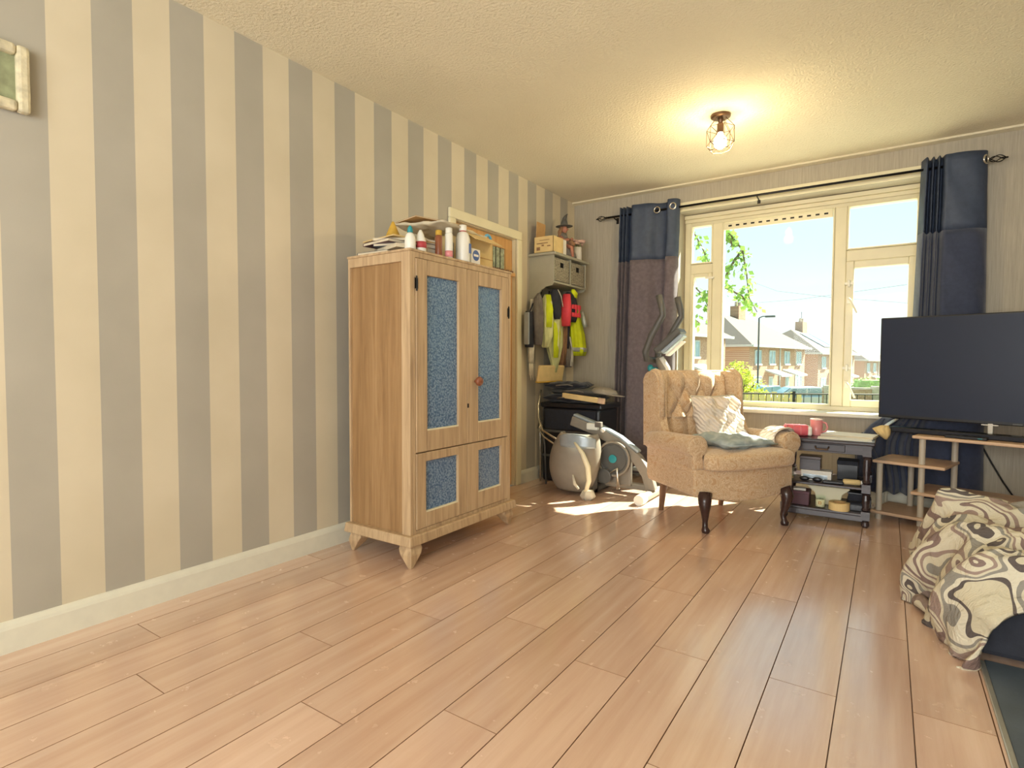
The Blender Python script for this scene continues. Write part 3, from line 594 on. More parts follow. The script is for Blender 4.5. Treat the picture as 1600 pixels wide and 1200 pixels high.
MB().loft([(.035,-.02,-.5,.012,.03),(.045,-.02,-.3,.02,.045),(.03,-.02,-.15,.02,.03)],24,fold=3,amp=.15).build('bright_front','hivis',o,smooth=True)
o = garment('black_bag',(.175,3.92,1.53),[(.0,.03,-.22,.02,.03),(0,.02,-.18,.035,.05),(0,0,-.08,.04,.06),(0,-.01,-.01,.035,.05),(0,-.01,.015,.02,.03)],'charcoal','small black bag with pale piping hanging under the shelf','bag',fold=0)
MB().tube([(.035,-.025,.01),(.045,.01,-.04),(.045,.04,-.12)],.004,6).build('piping','palec',o,smooth=True)
o = garment('brown_coat',(.10,4.13,1.5),[(0,.02,-.56,.03,.05),(0,.01,-.4,.045,.06),(0,0,-.2,.05,.065),(0,0,-.05,.03,.04),(0,0,0,.012,.015)],'brownc','brown coat hanging below the red and black vest','coat',ph=3)
MB().tube([(.02,.06,-.06),(.03,.075,-.25),(.03,.07,-.42)],[.02,.024,.018]).build('sleeve','charcoal',o,smooth=True)
o = thing('buoyancy_vest',(.19,4.13,1.5),'coral red and black buckled vest hanging under the shelf','vest','coats and bags hanging under the wall shelf')
MB().loft([(0,0,-.2,.03,.085),(0,0,-.16,.045,.1),(0,0,-.05,.045,.095),(0,0,.02,.03,.07),(0,0,.045,.015,.04)],32,sq=.7).build('body','charcoal',o,smooth=True)
MB().loft([(.01,-.075,-.24,.035,.03),(.01,-.075,-.1,.042,.035),(.01,-.07,.02,.03,.025)],20,sq=.7).build('red_side','coral',o,smooth=True)
for z in (-.08,-.145): MB().box((.046,-.05,z-.018),(.056,.1,z+.018)).build('red_strap','coral',o,bevel=.004)
for y in (-.005,.05): MB().box((.054,y,-.16),(.062,y+.022,-.06)).build('buckle','coral',o,bevel=.003)
MB().loft([(.02,.05,.0,.02,.03),(.02,.04,.04,.028,.04),(.015,.03,.07,.012,.02)],16).build('yellow_collar','hivis',o,smooth=True)
o = garment('hivis_vest',(.13,4.30,1.42),[(.03,.06,-.40,.035,.09),(.03,.05,-.36,.05,.105),(.02,.03,-.22,.05,.1),(.01,.0,-.08,.045,.075),(0,-.02,.04,.03,.04),(0,-.02,.08,.012,.015)],'hivis','bright yellow reflective vest hanging rightmost under the shelf','vest',ph=1.5)
MB().loft([(.03,.055,-.365,.053,.108),(.027,.045,-.33,.054,.108)],48,fold=5,amp=.18,ph=1.5).build('reflective_band','reflect',o,smooth=True)
MB().tube([(.06,.05,-.02),(.075,.08,-.12),(.08,.09,-.15)],[.018,.02,.02]).build('reflective_stripe','reflect',o,smooth=True)
o = garment('dark_strap_bundle',(.12,4.23,1.08),[(0,0,-.16,.03,.035),(0,0,-.08,.035,.05),(0,.02,.06,.025,.035)],'greyc','grey twisted cloth bundle hanging below the bright vest','cloth',ph=.2)
MB().tube([(.03,-.02,.1),(.04,.01,0),(.035,.0,-.15)],.008,6).tube([(.03,.04,.1),(.04,.02,-.02),(.035,.03,-.15)],.006,6).build('pale_cord','palec',o,smooth=True)
# ================================================================== CORNER PILE
cr = TB('storage_chest',(.33,4.06,0),'black plastic storage chest standing in the corner below the coats','chest')
cr.part('chest_body', MB().box((.07,3.90,.0),(.58,4.24,.60)), 'black', bevel=.02)
cr.part('lid', MB().box((.055,3.885,.60),(.60,4.255,.64)), 'black', bevel=.012)
for z in (.2,.4): cr.part('ridge', MB().box((.07,3.892,z),(.58,3.90,z+.02)), 'greydark', bevel=.004)
cr.part('drawer_front', MB().box((.1,3.89,.43),(.55,3.899,.585)), 'blackcloth', bevel=.01)
pb = [(.30,4.06,.641,.46,.33,.07,.05,'blackcloth','black padded bag lying on the chest, lowest of the pile'),(.36,4.06,.70,.50,.30,.06,-.12,'greydark','dark grey folded bag second from the bottom on the chest'),(.24,4.05,.752,.34,.3,.05,.2,'blackcloth','black flat bag under the beige board')]
for x,y,z,w_,l_,t,rz,m,lab in pb:
    o = thing('folded_bag',(x,y,z),lab,'bag','bags piled on the black chest',rz)
    MB().pillow(w_,l_,t,TR((0,0,t/2)),wr=.02,seed=x*9).build('bag_body',m,o,smooth=True,weld=True)
    MB().tube([(w_*.2,-l_/2,t*.5),(w_*.1,-l_/2-.02,t*.7),(-w_*.1,-l_/2-.02,t*.6),(-w_*.2,-l_/2,t*.5)],.006,6).build('strap','greyc' if m!='greyc' else 'black',o,smooth=True)
o = thing('flat_cap',(.58,3.98,.72),'grey flat cap lying on the right of the black chest','cap'); o.rotation_euler = (0,.12,.3)
MB().lathe([(.10,.0),(.105,.012),(.085,.035),(.045,.05),(0,.053)],24).build('crown','greyshell',o,smooth=True)
MB().loft([(.07,-.05,.0,.09,.05),(.075,-.055,.006,.09,.05)],20).build('peak','greyshell',o,smooth=True)
o = TB('beige_board',(.14,3.93,.80),'beige padded board propped under the hanging coats','board')
o.part('board', MB().box((-.012,-.2,0),(.012,.2,.135),TR((.10,3.96,.806),ry=.18)), 'cardlt', bevel=.01)
o.part('edge_strip', MB().box((-.014,-.2,-.006),(.016,.2,.006),TR((.10,3.96,.806),ry=.18)), 'yellow', bevel=.004)
o = thing('wooden_batten',(.45,3.88,.69),'pale wooden batten with orange end poking out of the black pile','batten'); o.rotation_euler = (0,.08,-.12)
MB().box((-.18,-.03,-.022),(.15,-.005,.018)).build('batten_body','cardlt',o,bevel=.003); MB().box((.15,-.031,-.023),(.20,-.004,.019)).build('orange_end','beech',o,bevel=.003)
o = thing('white_gadget',(.60,3.74,.49),'cluttered white and brown plug tangle on cross trainer end','plug',)
MB().cbox((0,0,0),(.09,.04,.05)).build('white_block','wplast',o,bevel=.008); MB().cbox((.05,-.005,.018),(.05,.04,.04)).build('brown_block','greyc',o,bevel=.006); MB().ball((.085,-.01,-.02),.018).build('white_knob','wplast',o,smooth=True)
# grey shell with pale strap
sh = thing('folded_pushchair',(.52,3.66,0),'large grey rounded pushchair shell with pale curved strap on the floor','pushchair')
def shell(u, v):
    a = (u-.5)*PI*1.25; r = max(0,math.sin(PI*min(max(v,0),1)*.86+.12))**.45*.98
    x = -.03+.20*math.sin(a)*(.35+.65*r); y = -.02-.14*math.cos(a)*r; z = .02+.43*v
    return (x+.05*v*v, y, z)
MB().grid(shell,26,20).build('shell','greyshell',sh,smooth=True,solid=.012)
MB().pillow(.30,.42,.12,TR((.0,.02,.23),rx=PI/2),n=14).build('seat_pad','greydark',sh,smooth=True,weld=True)
MB().grid(lambda u,v:(.0+.165*math.sin((u-.5)*2.2)+.05,-.06-.10*math.cos((u-.5)*2.4)-.012, .36+.08*v*math.cos((u-.5)*2.0)+.02*v),18,5).build('hood_edge','bluegrey',sh,smooth=True,solid=.008)
MB().tube([(.06,-.17,.40),(.13,-.185,.33),(.17,-.18,.24),(.175,-.17,.14),(.15,-.17,.06)],[.008,.016,.02,.018,.014],10).build('curved_strap','cream',sh,smooth=True)
MB().tube([(.05,-.175,.17),(.075,-.19,.11),(.10,-.18,.075)],[.006,.012,.008],8).build('inner_loop','palec',sh,smooth=True)
MB().loft([(.15,-.14,.0,.035,.03),(.16,-.15,.03,.055,.04),(.16,-.15,.07,.035,.03)],20,fold=7,amp=.16).build('crumpled_wrapper','palec',sh,smooth=True)
for k, (a, b) in enumerate((((-.44,.16,.72),(-.40,.10,.45)),((-.40,.10,.45),(-.10,-.08,.36)))):
    pass
MB().tube([(-.44,.20,.74),(-.43,.14,.62),(-.40,.10,.52),(-.30,.0,.44),(-.10,-.08,.38)],.008,8).build('frame_tube','chrome',sh,smooth=True)
MB().tube([(-.45,.20,.50),(-.42,.12,.44),(-.30,.02,.39),(-.14,-.06,.34)],.007,8).build('frame_tube','chrome',sh,smooth=True)
MB().tube([(-.44,.20,.0),(-.445,.20,.35),(-.45,.20,.50)],.007,8).build('frame_tube','chrome',sh,smooth=True)
MB().tube([(-.34,.12,.0),(-.36,.13,.3),(-.40,.14,.5)],.007,8).build('frame_tube','greydark',sh,smooth=True)
# ================================================================== CROSS TRAINER
ct = TB('cross_trainer',(.95,3.9,0),'grey cross trainer with console and raised handles behind the armchair','exercise machine')
def arch(pts, w_, h_, m, n, y):
    mb = MB(); vs = []; fs = []
    for i, (x, z) in enumerate(pts):
        a = Vector(pts[min(i+1,len(pts)-1)]) - Vector(pts[max(i-1,0)]); a.normalize(); nx, nz = -a.y, a.x
        for (s1, s2) in ((-1,-1),(1,-1),(1,1),(-1,1)): vs.append((x+nx*h_/2*s2, y+s1*w_/2, z+nz*h_/2*s2))
    L_ = len(pts); fs = [(3,2,1,0),tuple((L_-1)*4+k for k in range(4))]+[(i*4+k,i*4+(k+1)%4,(i+1)*4+(k+1)%4,(i+1)*4+k) for i in range(L_-1) for k in range(4)]
    return ct.part(n, mb.add(vs,fs), m, bevel=.008, smooth=False)
arch([(.40,.52),(.60,.46),(.80,.37),(.93,.27),(1.0,.17),(1.035,.06)],.06,.075,'greyshell','main_beam',3.80)
arch([(.42,.565),(.61,.505),(.80,.42),(.94,.325)],.062,.02,'bluegrey','rail_top',3.80)
ct.part('rear_foot_tube', MB().tube([(1.03,3.60,.035),(1.03,4.05,.035)],.032,14), 'greyshell', smooth=False)
ct.part('foot_cap', MB().tube([(1.03,3.56,.035),(1.03,3.64,.035)],.036,14), 'wplast')
ct.part('front_foot_tube', MB().tube([(.62,3.75,.03),(.62,4.12,.03)],.028,12), 'greydark')
ct.part('floor_beam', MB().box((.60,3.87,.03),(1.03,3.93,.075)), 'greyshell', bevel=.01)
TD = TR((.76,3.77,.265),rx=PI/2)
ct.part('flywheel', MB().lathe([(0,-.02),(.12,-.02),(.128,0),(.12,.02),(.105,.026),(.1,.02),(.03,.024),(0,.024)],32,TD), 'greydark', smooth=False, bevel=.003)
ct.part('flywheel_rim', MB().tube([(.76+.122*math.cos(a),3.748,.265+.122*math.sin(a)) for a in [2*PI*k/32 for k in range(32)]],.009,8,closed=True), 'greyshell', smooth=True)
ct.part('teal_hub', MB().lathe([(0,.02),(.03,.02),(.03,.032),(0,.034)],20,TD), 'teal')
ct.part('small_pulley', MB().lathe([(0,-.02),(.055,-.02),(.055,.03),(0,.03)],24,TR((.70,3.75,.135),rx=PI/2)), 'greydark', bevel=.006)
ct.part('pulley_arm', MB().tube([(.70,3.74,.135),(.80,3.73,.20),(.81,3.73,.05)],.011,8), 'chrome', smooth=True)
ct.part('wheel_bracket', MB().box((.60,3.80,.06),(.88,3.84,.34)), 'greyshell', bevel=.02)
arch2 = [(1.02,4.0,.06),(1.045,4.0,.35),(1.06,4.0,.62),(1.065,4.0,.82),(1.045,4.0,.92),(1.0,4.0,1.0)]
ct.part('upright', MB().tube(arch2,[.045,.045,.045,.045,.042,.034],12), 'greyshell', smooth=True)
ct.part('upright_strip', MB().tube([(p[0]+.026,p[1]-.018,p[2]) for p in arch2[2:]],[.02]*4,8), 'wplast', smooth=True)
ct.part('console', MB().cbox((0,0,0),(.235,.16,.045),TR((1.085,3.99,1.12),ry=-.72)), 'greydark', bevel=.012)
ct.part('console_screen', MB().cbox((0,0,0),(.19,.10,.03),TR((1.115,3.99,1.10),ry=-.72)), 'bluegrey', bevel=.006)
ct.part('console_shelf', MB().cbox((0,0,0),(.15,.09,.014),TR((1.13,3.98,1.065),ry=-.72)), 'wplast', bevel=.004)
for y in (3.90,4.10):
    dx = 0 if y < 4 else .07; dz = 0 if y < 4 else .0
    ct.part('handlebar', MB().tube([(.975,4.0,.98),(.945+dx*.2,y,.99),(.935+dx*.4,y,1.04),(.98+dx,y,1.16),(1.06+dx,y,1.30),(1.055+dx,y,1.35),(1.03+dx,y,1.445+dz)],.023,12), 'greydark', smooth=True)
ct.part('adjust_knob', MB().ball((.95,3.97,.925),(.022,.022,.026)).tube([(.95,3.97,.925),(1.0,4.0,.92)],.008,6), 'teal', smooth=True)
ct.part('pedal_arm', MB().tube([(.95,3.97,.18),(1.04,3.97,.30),(1.05,4.0,.55)],.016,8), 'bluegrey', smooth=True)
ct.part('pedal', MB().cbox((.93,3.98,.17),(.2,.09,.03)), 'greydark', bevel=.01)
# ================================================================== ARMCHAIR
ch = thing('armchair',(1.54,3.586,0),'beige floral wingback armchair with buttoned back and dark cabriole legs','armchair',rz=math.atan2(.775,.632))
# frame rail, bowed front
n_ = 14; fr = [(-.335,.30),(-.345,-.2)]+[(-.345+.69*k/n_, -.235-.05*math.sin(PI*k/n_)) for k in range(n_+1)]+[(.345,-.2),(.335,.30)]
mb = MB(); L_ = len(fr); vs = []
for z_ in (.36,.30,.235,.20):
    for p in fr:
        low = 0
        if z_ == .20 and p[1] < -.22: low = -.03*math.sin(PI*(p[0]+.345)/.69)
        vs.append((p[0]*(.995 if z_ > .21 else .97), p[1]*(1 if z_ > .21 else .97), z_+low))
fs = [tuple(range(L_)), tuple(3*L_+k for k in range(L_))[::-1]]+[(j*L_+k, j*L_+(k+1)%L_, (j+1)*L_+(k+1)%L_, (j+1)*L_+k) for j in range(3) for k in range(L_)]
mb.add(vs,fs).build('seat_rail','uph',ch,bevel=.01)
def arm(sg):
    cx = sg*.315; prof = []
    for k in range(15):
        a = math.radians(-60+300*k/14) if sg > 0 else math.radians(240-300*k/14)
        prof.append((cx+sg*.0+.062*math.cos(a)+sg*.012, .487+.06*math.sin(a)))
    inner, outer = cx-sg*.045, cx+sg*.03
    if sg > 0: prof = prof+[(inner,.36),(outer,.36)]
    else: prof = prof+[(inner,.36),(outer,.36)]
    secs = [(.26,.93,-.02),(.10,.97,-.005),(-.10,1.0,0),(-.20,1.04,0),(-.235,1.04,0),(-.245,.9,0)]
    n = len(prof); vs = []
    for y, k, dz in secs:
        for p in prof: vs.append((cx+(p[0]-cx)*k, y, .45+(p[1]-.45)*k+dz))
    fs = [tuple(range(n)), tuple((len(secs)-1)*n+k for k in range(n))[::-1]]+[(j*n+k, j*n+(k+1)%n, (j+1)*n+(k+1)%n, (j+1)*n+k) for j in range(len(secs)-1) for k in range(n)]
    o = MB().add(vs,fs).build('arm','uph',ch,smooth=True,bevel=.006)
    pts = [(cx+(p[0]-cx)*1.04,-.236,.45+(p[1]-.45)*1.04) for p in prof[:15]]
    MB().tube(pts,.004,6).build('piping','uph',o,smooth=True)
    # cloth panel under arm, continuous with the rail
    MB().box((cx-.032,-.225,.33),(cx+.032,.28,.45)).build('arm_panel','uph',ch,bevel=.012)
arm(1); arm(-1)
# back with buttons and pleats
btn = [(-.176,.80),(-.06,.80),(.06,.80),(.176,.80),(-.118,.71),(0,.71),(.118,.71),(-.176,.62),(-.06,.62),(.06,.62),(.176,.62)]
segs = [((b[0],b[1]),(b[0],.93)) for b in btn[:4]]
for i in range(11):
    for j in range(i+1,11):
        dx = abs(btn[i][0]-btn[j][0]); dz = abs(btn[i][1]-btn[j][1])
        if .04 < dx < .08 and .08 < dz < .1: segs.append((btn[i],btn[j]))
segs += [((b[0],b[1]),(b[0],.47)) for b in btn[7:]]
def dseg(x,z,a,b):
    ax,az = a; bx,bz = b; l2 = (bx-ax)**2+(bz-az)**2; t = max(0,min(1,((x-ax)*(bx-ax)+(z-az)*(bz-az))/l2)); return math.hypot(x-ax-t*(bx-ax), z-az-t*(bz-az))
def backf(u, v):
    x = (u*2-1)*.25; z = .40+.50*v
    d = min(dseg(x,z,a,b) for a,b in segs); db = min(math.hypot(x-b[0],z-b[1]) for b in btn)
    puff = .042*min(1,d/.05)**.6*(.45 if z < .6 else 1) - .012*max(0,1-db/.03)
    edge = min(1,(1-abs(u*2-1))/.1)**.5; top = 1-max(0,(v-.9)/.1)**2*.9
    zz = z+ (.012*math.cos((x/.136)*PI*1.0)**2 if v > .97 else 0)
    return (x, .245+.08*v-puff*edge*top-.02*edge+.03*max(0,(v-.93)/.07)**2, zz+.004)
mb = MB().grid(backf,84,78)
mb.build('tufted_back','uph',ch,smooth=True)
MB().box((-.285,.315,.36),(.285,.36,.915)).build('back_frame','uph',ch,bevel=.02)
for b in btn:
    v = (b[1]-.4)/.52; p = backf((b[0]/.25+1)/2, v); MB().ball((p[0],p[1]-.004,p[2]),(.009,.006,.009),n=10).build('button','uph',ch,smooth=True)
def wing(sg):
    out = [(.335,.42),(.345,.85)]+[(.27+.08*math.cos(a), .828+.082*math.sin(a)) for a in [PI*k/8 for k in range(9)]]+[(.188,.75),(.18,.62),(.14,.55),(.09,.49),(.08,.42)]
    mb = MB(); n = len(out); vs = []
    for side in (0,1):
        for (y,z) in out:
            fwd = (.34-y)/.2
            xo = .338-.02*max(0,fwd); xi = .222+.05*min(1,max(0,fwd))
            vs.append((sg*(xo if side == 0 else xi), y, z))
    fs = [tuple(range(n)), tuple(range(n,2*n))[::-1]]+[(k,(k+1)%n,n+(k+1)%n,n+k) for k in range(n)]
    o = mb.add(vs,fs).build('wing','uph',ch,bevel=.016,seg=3,smooth=True)
    MB().tube([(sg*.30,y,z) if 0 else (sg*.296,y-.002,z) for (y,z) in out[2:13]],.018,8).build('piping','uph',o,smooth=True)
wing(1); wing(-1)
# T-cushion seat
def seatc(u, v):
    return None
sc_o = [(-.245,.2),(-.245,-.235),(-.305,-.245),(-.31,-.29),(-.28,-.325),(-.1,-.345),(.1,-.345),(.28,-.325),(.31,-.29),(.305,-.245),(.245,-.235),(.245,.2)]
mb = MB(); vs = []; rings = [(.90,.355),(.985,.365),(1.0,.40),(.985,.44),(.90,.458),(.55,.468)]
for k, z in rings:
    for x,y in sc_o: vs.append((x*k, -.05+(y+.05)*k, z+.006*math.sin(x*9)))
n = len(sc_o); fs = [tuple(range(n))[::-1],tuple((len(rings)-1)*n+k for k in range(n))]+[(j*n+k, j*n+(k+1)%n, (j+1)*n+(k+1)%n, (j+1)*n+k) for j in range(len(rings)-1) for k in range(n)]
mb.add(vs,fs).build('seat_cushion','uph',ch,smooth=True,sub=2)
def cab(x, y):
    d = 1 if x > 0 else -1
    MB().tube([(x,y,.225),(x+d*.012,y-.018,.17),(x+d*.006,y-.014,.12),(x-d*.004,y-.002,.06),(x,y-.008,.03),(x,y-.014,.014),(x,y-.014,.0)],[.04,.036,.025,.0155,.016,.024,.02],12).build('leg','legw',ch,smooth=True)
cab(.275,-.24); cab(-.275,-.24)
for x in (-.25,.21): MB().tube([(x,.22,.22),(x,.25,.0)],[.026,.016],8).build('leg','legback',ch)
cu = thing('scatter_cushion',(0,0,0),'cream pink quilted cushion leaning against the back of the armchair','cushion')
Mch = TR((1.54,3.586,0),rz=math.atan2(.775,.632))
cu.matrix_world = Mch @ TR((.05,.075,.585),rx=PI/2-.33,rz=.12)
MB().pillow(.36,.36,.14,wr=.06,seed=2,n=28).build('cushion_body','cushpink',cu,smooth=True,weld=True)
MB().tube([(.18*sx_,.18*sy_,0) for sx_,sy_ in ((-1,-1),(0,-.94),(1,-1),(.95,0),(1,1),(0,.94),(-1,1),(-.95,0))],.005,6,closed=True).build('piping','palec',cu,smooth=True)
cu2 = thing('seat_pad_cushion',(0,0,0),'flat grey blue cushion lying on the seat of the armchair','cushion')
cu2.matrix_world = Mch @ TR((.02,-.09,.495),rx=.05,ry=.02,rz=.15)
MB().pillow(.38,.34,.07,wr=.03,seed=8,n=22).build('cushion_body','cushblue',cu2,smooth=True,weld=True)
MB().tube([(.19*sx_,.17*sy_,0) for sx_,sy_ in ((-1,-1),(0,-.94),(1,-1),(.95,0),(1,1),(0,.94),(-1,1),(-.95,0))],.004,6,closed=True).build('piping','cushblue',cu2,smooth=True)
ct_ = thing('folded_cloth',(0,0,0),'small cream cloth draped over the right arm of the armchair','cloth'); ct_.matrix_world = Mch
MB().grid(lambda u,v:(.325+.085*math.cos(PI*(1.05-1.1*u)), -.20+.13*v+.012*math.sin(u*9), .49+.085*math.sin(PI*(1.05-1.1*u))-(.02 if u>.9 else 0)+.004*math.sin(v*16)),18,12,).build('cloth_sheet','cushpink',ct_,smooth=True,solid=.005)
# ================================================================== SIDE TABLE
tx0, tx1, ty0, ty1 = 1.86, 2.33, 3.83, 4.23
st = TB('side_table',(2.09,4.03,0),'dark mahogany two shelf side table with turned legs and drawer','table')
st.part('tabletop', MB().box((tx0-.02,ty0-.02,.485),(tx1+.02,ty1+.02,.507)), 'darkwood', bevel=.006)
st.part('apron', MB().box((tx0+.04,ty0+.012,.425),(tx1-.04,ty0+.03,.485)).box((tx0+.04,ty1-.03,.425),(tx1-.04,ty1-.012,.485)).box((tx0+.012,ty0+.04,.425),(tx0+.03,ty1-.04,.485)).box((tx1-.03,ty0+.04,.425),(tx1-.012,ty1-.04,.485)), 'darkwood', bevel=.002)
dw = st.part('drawer', MB().box((1.955,ty0+.002,.435),(2.20,ty0+.012,.478)), 'darkwood', bevel=.003)
st.part('drawer_handle', MB().tube([(2.045,ty0+.004,.462),(2.045,ty0-.016,.457),(2.05,ty0-.02,.447),(2.11,ty0-.02,.447),(2.115,ty0-.016,.457),(2.115,ty0+.004,.462)],.004,6), 'brass', parent=dw, smooth=True)
for z0, n in ((.232,'middle_shelf'),(.078,'lower_shelf')): st.part(n, MB().box((tx0+.005,ty0+.005,z0-.012),(tx1-.005,ty1-.005,z0+.003)), 'darkwood', bevel=.003)
st.part('lower_apron', MB().box((tx0+.03,ty0+.012,.03),(tx1-.03,ty0+.024,.066)).box((tx1-.024,ty0+.03,.03),(tx1-.012,ty1-.03,.066)), 'darkwood', bevel=.004)
for x in (tx0+.02, tx1-.02):
    for y in (ty0+.02, ty1-.02):
        st.part('leg', MB().box((x-.022,y-.022,.42),(x+.022,y+.022,.485)).box((x-.022,y-.022,.205),(x+.022,y+.022,.255)).box((x-.022,y-.022,.045),(x+.022,y+.022,.095)).lathe([(.013,0),(.021,.012),(.021,.03),(.013,.045)],14,c=(x,y)).lathe([(.014,.095),(.022,.105),(.016,.115),(.021,.16),(.016,.19),(.022,.198),(.014,.205)],14,c=(x,y)).lathe([(.014,.255),(.022,.268),(.015,.28),(.02,.34),(.016,.40),(.022,.41),(.014,.42)],14,c=(x,y)), 'darkwood')
ZT = .507
o = thing('tissue_pack',(1.925,3.93,ZT),'coral pink wrapped packet lying on the side table','packet',rz=.25)
MB().box((-.075,-.045,0),(.075,.045,.068)).build('packet_body','pinkpk',o,bevel=.022,seg=3,smooth=True); MB().box((.06,-.047,.004),(.085,.047,.062)).build('pale_end','paperw',o,bevel=.01)
for k in range(3): MB().box((-.06+.04*k,-.0462,.012),(-.057+.04*k,.0462,.069)).build('crease','pink',o)
o = thing('pink_mug',(2.03,4.02,ZT),'pink mug with white rim standing behind the coral packet','mug')
MB().lathe([(.0,.0),(.032,0),(.034,.004),(.036,.10),(.033,.10),(.03,.01),(0,.01)],24).build('mug_body','pink',o,smooth=True)
MB().tube([(.0345*math.cos(a),.0345*math.sin(a),.10) for a in [2*PI*k/24 for k in range(24)]],.003,6,closed=True).build('rim','paperw',o,smooth=True)
MB().tube([(.033,-.01,.085),(.055,-.014,.08),(.063,-.016,.055),(.055,-.014,.03),(.034,-.01,.022)],.006,8).build('handle','pink',o,smooth=True)
slab('leaflet',2.19,3.90,ZT,.28,.12,.003,.05,'paperw','white and pink leaflet lying at the front of the side table top','leaflet',edge='paperw')
o = slab('magazine',2.20,4.08,ZT+.001,.3,.2,.012,-.12,'paperw','white open magazine lying at the back of the side table top','magazine',edge='paper')
Zm, Zl = .236, .082
def boxt(name,c,d,m,label,cat,lidm=None,rz=0,extra=None):
    o = thing(name,c,label,cat,None,rz); hx,hy,h = d
    MB().box((-hx/2,-hy/2,0),(hx/2,hy/2,h*.8)).build('box_body',m,o,bevel=.002); MB().box((-hx/2-.002,-hy/2-.002,h*.8),(hx/2+.002,hy/2+.002,h)).build('lid',lidm or m,o,bevel=.002)
    if extra: MB().box((-hx/2+.01,-hy/2-.001,h*extra[0]),(hx/2-.02,-hy/2-.0002,h*extra[1])).build('printed_panel',extra[2],o)
    return o
boxt('white_carton',(2.045,3.95,Zm),(.165,.09,.062),'paperw','white carton with pale blue print on the middle table shelf','carton',extra=(.15,.6,'bluegrey'))
boxt('wooden_box',(2.01,3.96,Zm+.0625),(.115,.10,.085),'darkwood','dark wooden box stacked on the white carton in the side table','box',lidm='legw')
boxt('black_box',(2.205,4.10,Zm),(.11,.14,.12),'black','tall black box at the back right of the middle table shelf','box',lidm='charcoal')
o = thing('sunglasses',(2.02,3.87,Zm),'pair of dark glasses lying at the front of the middle table shelf','glasses')
MB().ball((-.035,0,.014),(.028,.008,.014),n=12).ball((.035,0,.014),(.028,.008,.014),n=12).tube([(-.01,0,.018),(.01,0,.018)],.003,6).build('lenses','black',o,smooth=True); MB().tube([(-.062,0,.018),(-.06,.05,.01)],.003,6).tube([(.062,0,.018),(.06,.05,.01)],.003,6).build('side_arms','black',o)
o = thing('remote_control',(2.14,3.865,Zm),'black remote control lying on the middle table shelf','remote',rz=.1)
MB().box((-.055,-.016,0),(.055,.016,.018)).build('remote_body','black',o,bevel=.005)
for k in range(6): MB().cbox((-.04+k*.016,-.0,.0185),(.007,.016,.002)).build('button','greyc',o)
o = thing('lotion_tube',(2.245,3.885,Zm+.018),'cream tube lying on its side at the right of the middle table shelf','tube'); o.rotation_euler = (0,PI/2,.15)
MB().lathe([(.0,-.055),(.012,-.055),(.017,-.045),(.017,.03),(.012,.036)],16).build('tube_body','cardlt',o,smooth=True); MB().lathe([(.012,.036),(.013,.055),(0,.056)],14).build('cap','paperw',o,smooth=True)
o = thing('drinking_glass',(1.90,3.875,Zm),'clear drinking glass at the left end of the middle table shelf','glass')
MB().lathe([(0,0),(.024,0),(.03,.07),(.028,.07),(.022,.006),(0,.006)],20).build('glass_body',glass_mat('tumbler_glass',(.93,.96,.95,1),.15),o,smooth=True); MB().lathe([(0,.007),(.022,.007),(.024,.02),(0,.02)],20).build('drink','cardlt',o,smooth=True)
boxt('maroon_box',(1.965,3.93,Zl),(.095,.12,.085),'redmag','maroon box with white slip on the lower table shelf','box')
slab('white_slip',1.955,3.92,Zl+.0855,.07,.06,.012,.1,'paperw','folded white slip of paper lying on the maroon box','paper',edge='paperw')
o = thing('white_bowl',(2.11,4.03,Zl),'cream square tapered bowl on the lower table shelf','bowl')
MB().prism([(-.06,0),(.06,0),(.075,.07),(.115,.105),(.115,.115),(-.115,.115),(-.115,.105),(-.075,.07)],1,-.075,.075).build('bowl_body','cream',o,bevel=.006)
MB().box((-.10,-.062,.1155),(.10,.062,.118)).build('bowl_inside','cardlt',o)
o = thing('candle_jar',(2.075,3.865,Zl),'glass candle jar with dark emblem on the lower table shelf','candle')
MB().lathe([(0,0),(.026,0),(.029,.004),(.029,.072),(.027,.072),(.026,.006),(0,.006)],22).build('jar',MT['tumbler_glass'] if 'tumbler_glass' in MT else 'glass',o,smooth=True)
MB().lathe([(0,.007),(.0255,.007),(.0255,.05),(0,.05)],20).build('wax','cream',o,smooth=True)
MB().cbox((0,-.0295,.033),(.02,.001,.022)).build('emblem_label','cardlt',o); MB().cbox((-.005,-.0302,.033),(.0025,.001,.016)).tube([(.0,-.0302,.041),(.006,-.0302,.039),(.008,-.0302,.033),(.006,-.0302,.027),(.0,-.0302,.025)],.0012,5).build('emblem','black',o)
MB().cbox((0,0,.055),(.0015,.0015,.01)).build('wick','black',o)
o = thing('masking_tape',(2.175,3.87,Zl),'wide roll of cream masking tape on the lower table shelf','tape')
mb = MB(); mb.lathe([(.035,.0),(.056,.0),(.056,.045),(.035,.045),(.035,0)],30).build('tape_roll','cardlt',o,bevel=.001); MB().lathe([(.033,.0),(.035,0),(.035,.045),(.033,.045),(.033,0)],30).build('card_core','card',o)
boxt('black_case',(2.255,4.02,Zl),(.09,.26,.045),'black','black case at the right end of the lower table shelf','case',lidm='charcoal')
boxt('charcoal_case',(2.255,4.05,Zl+.0455),(.08,.18,.05),'charcoal','smaller charcoal case stacked on the black case','case',lidm='black')
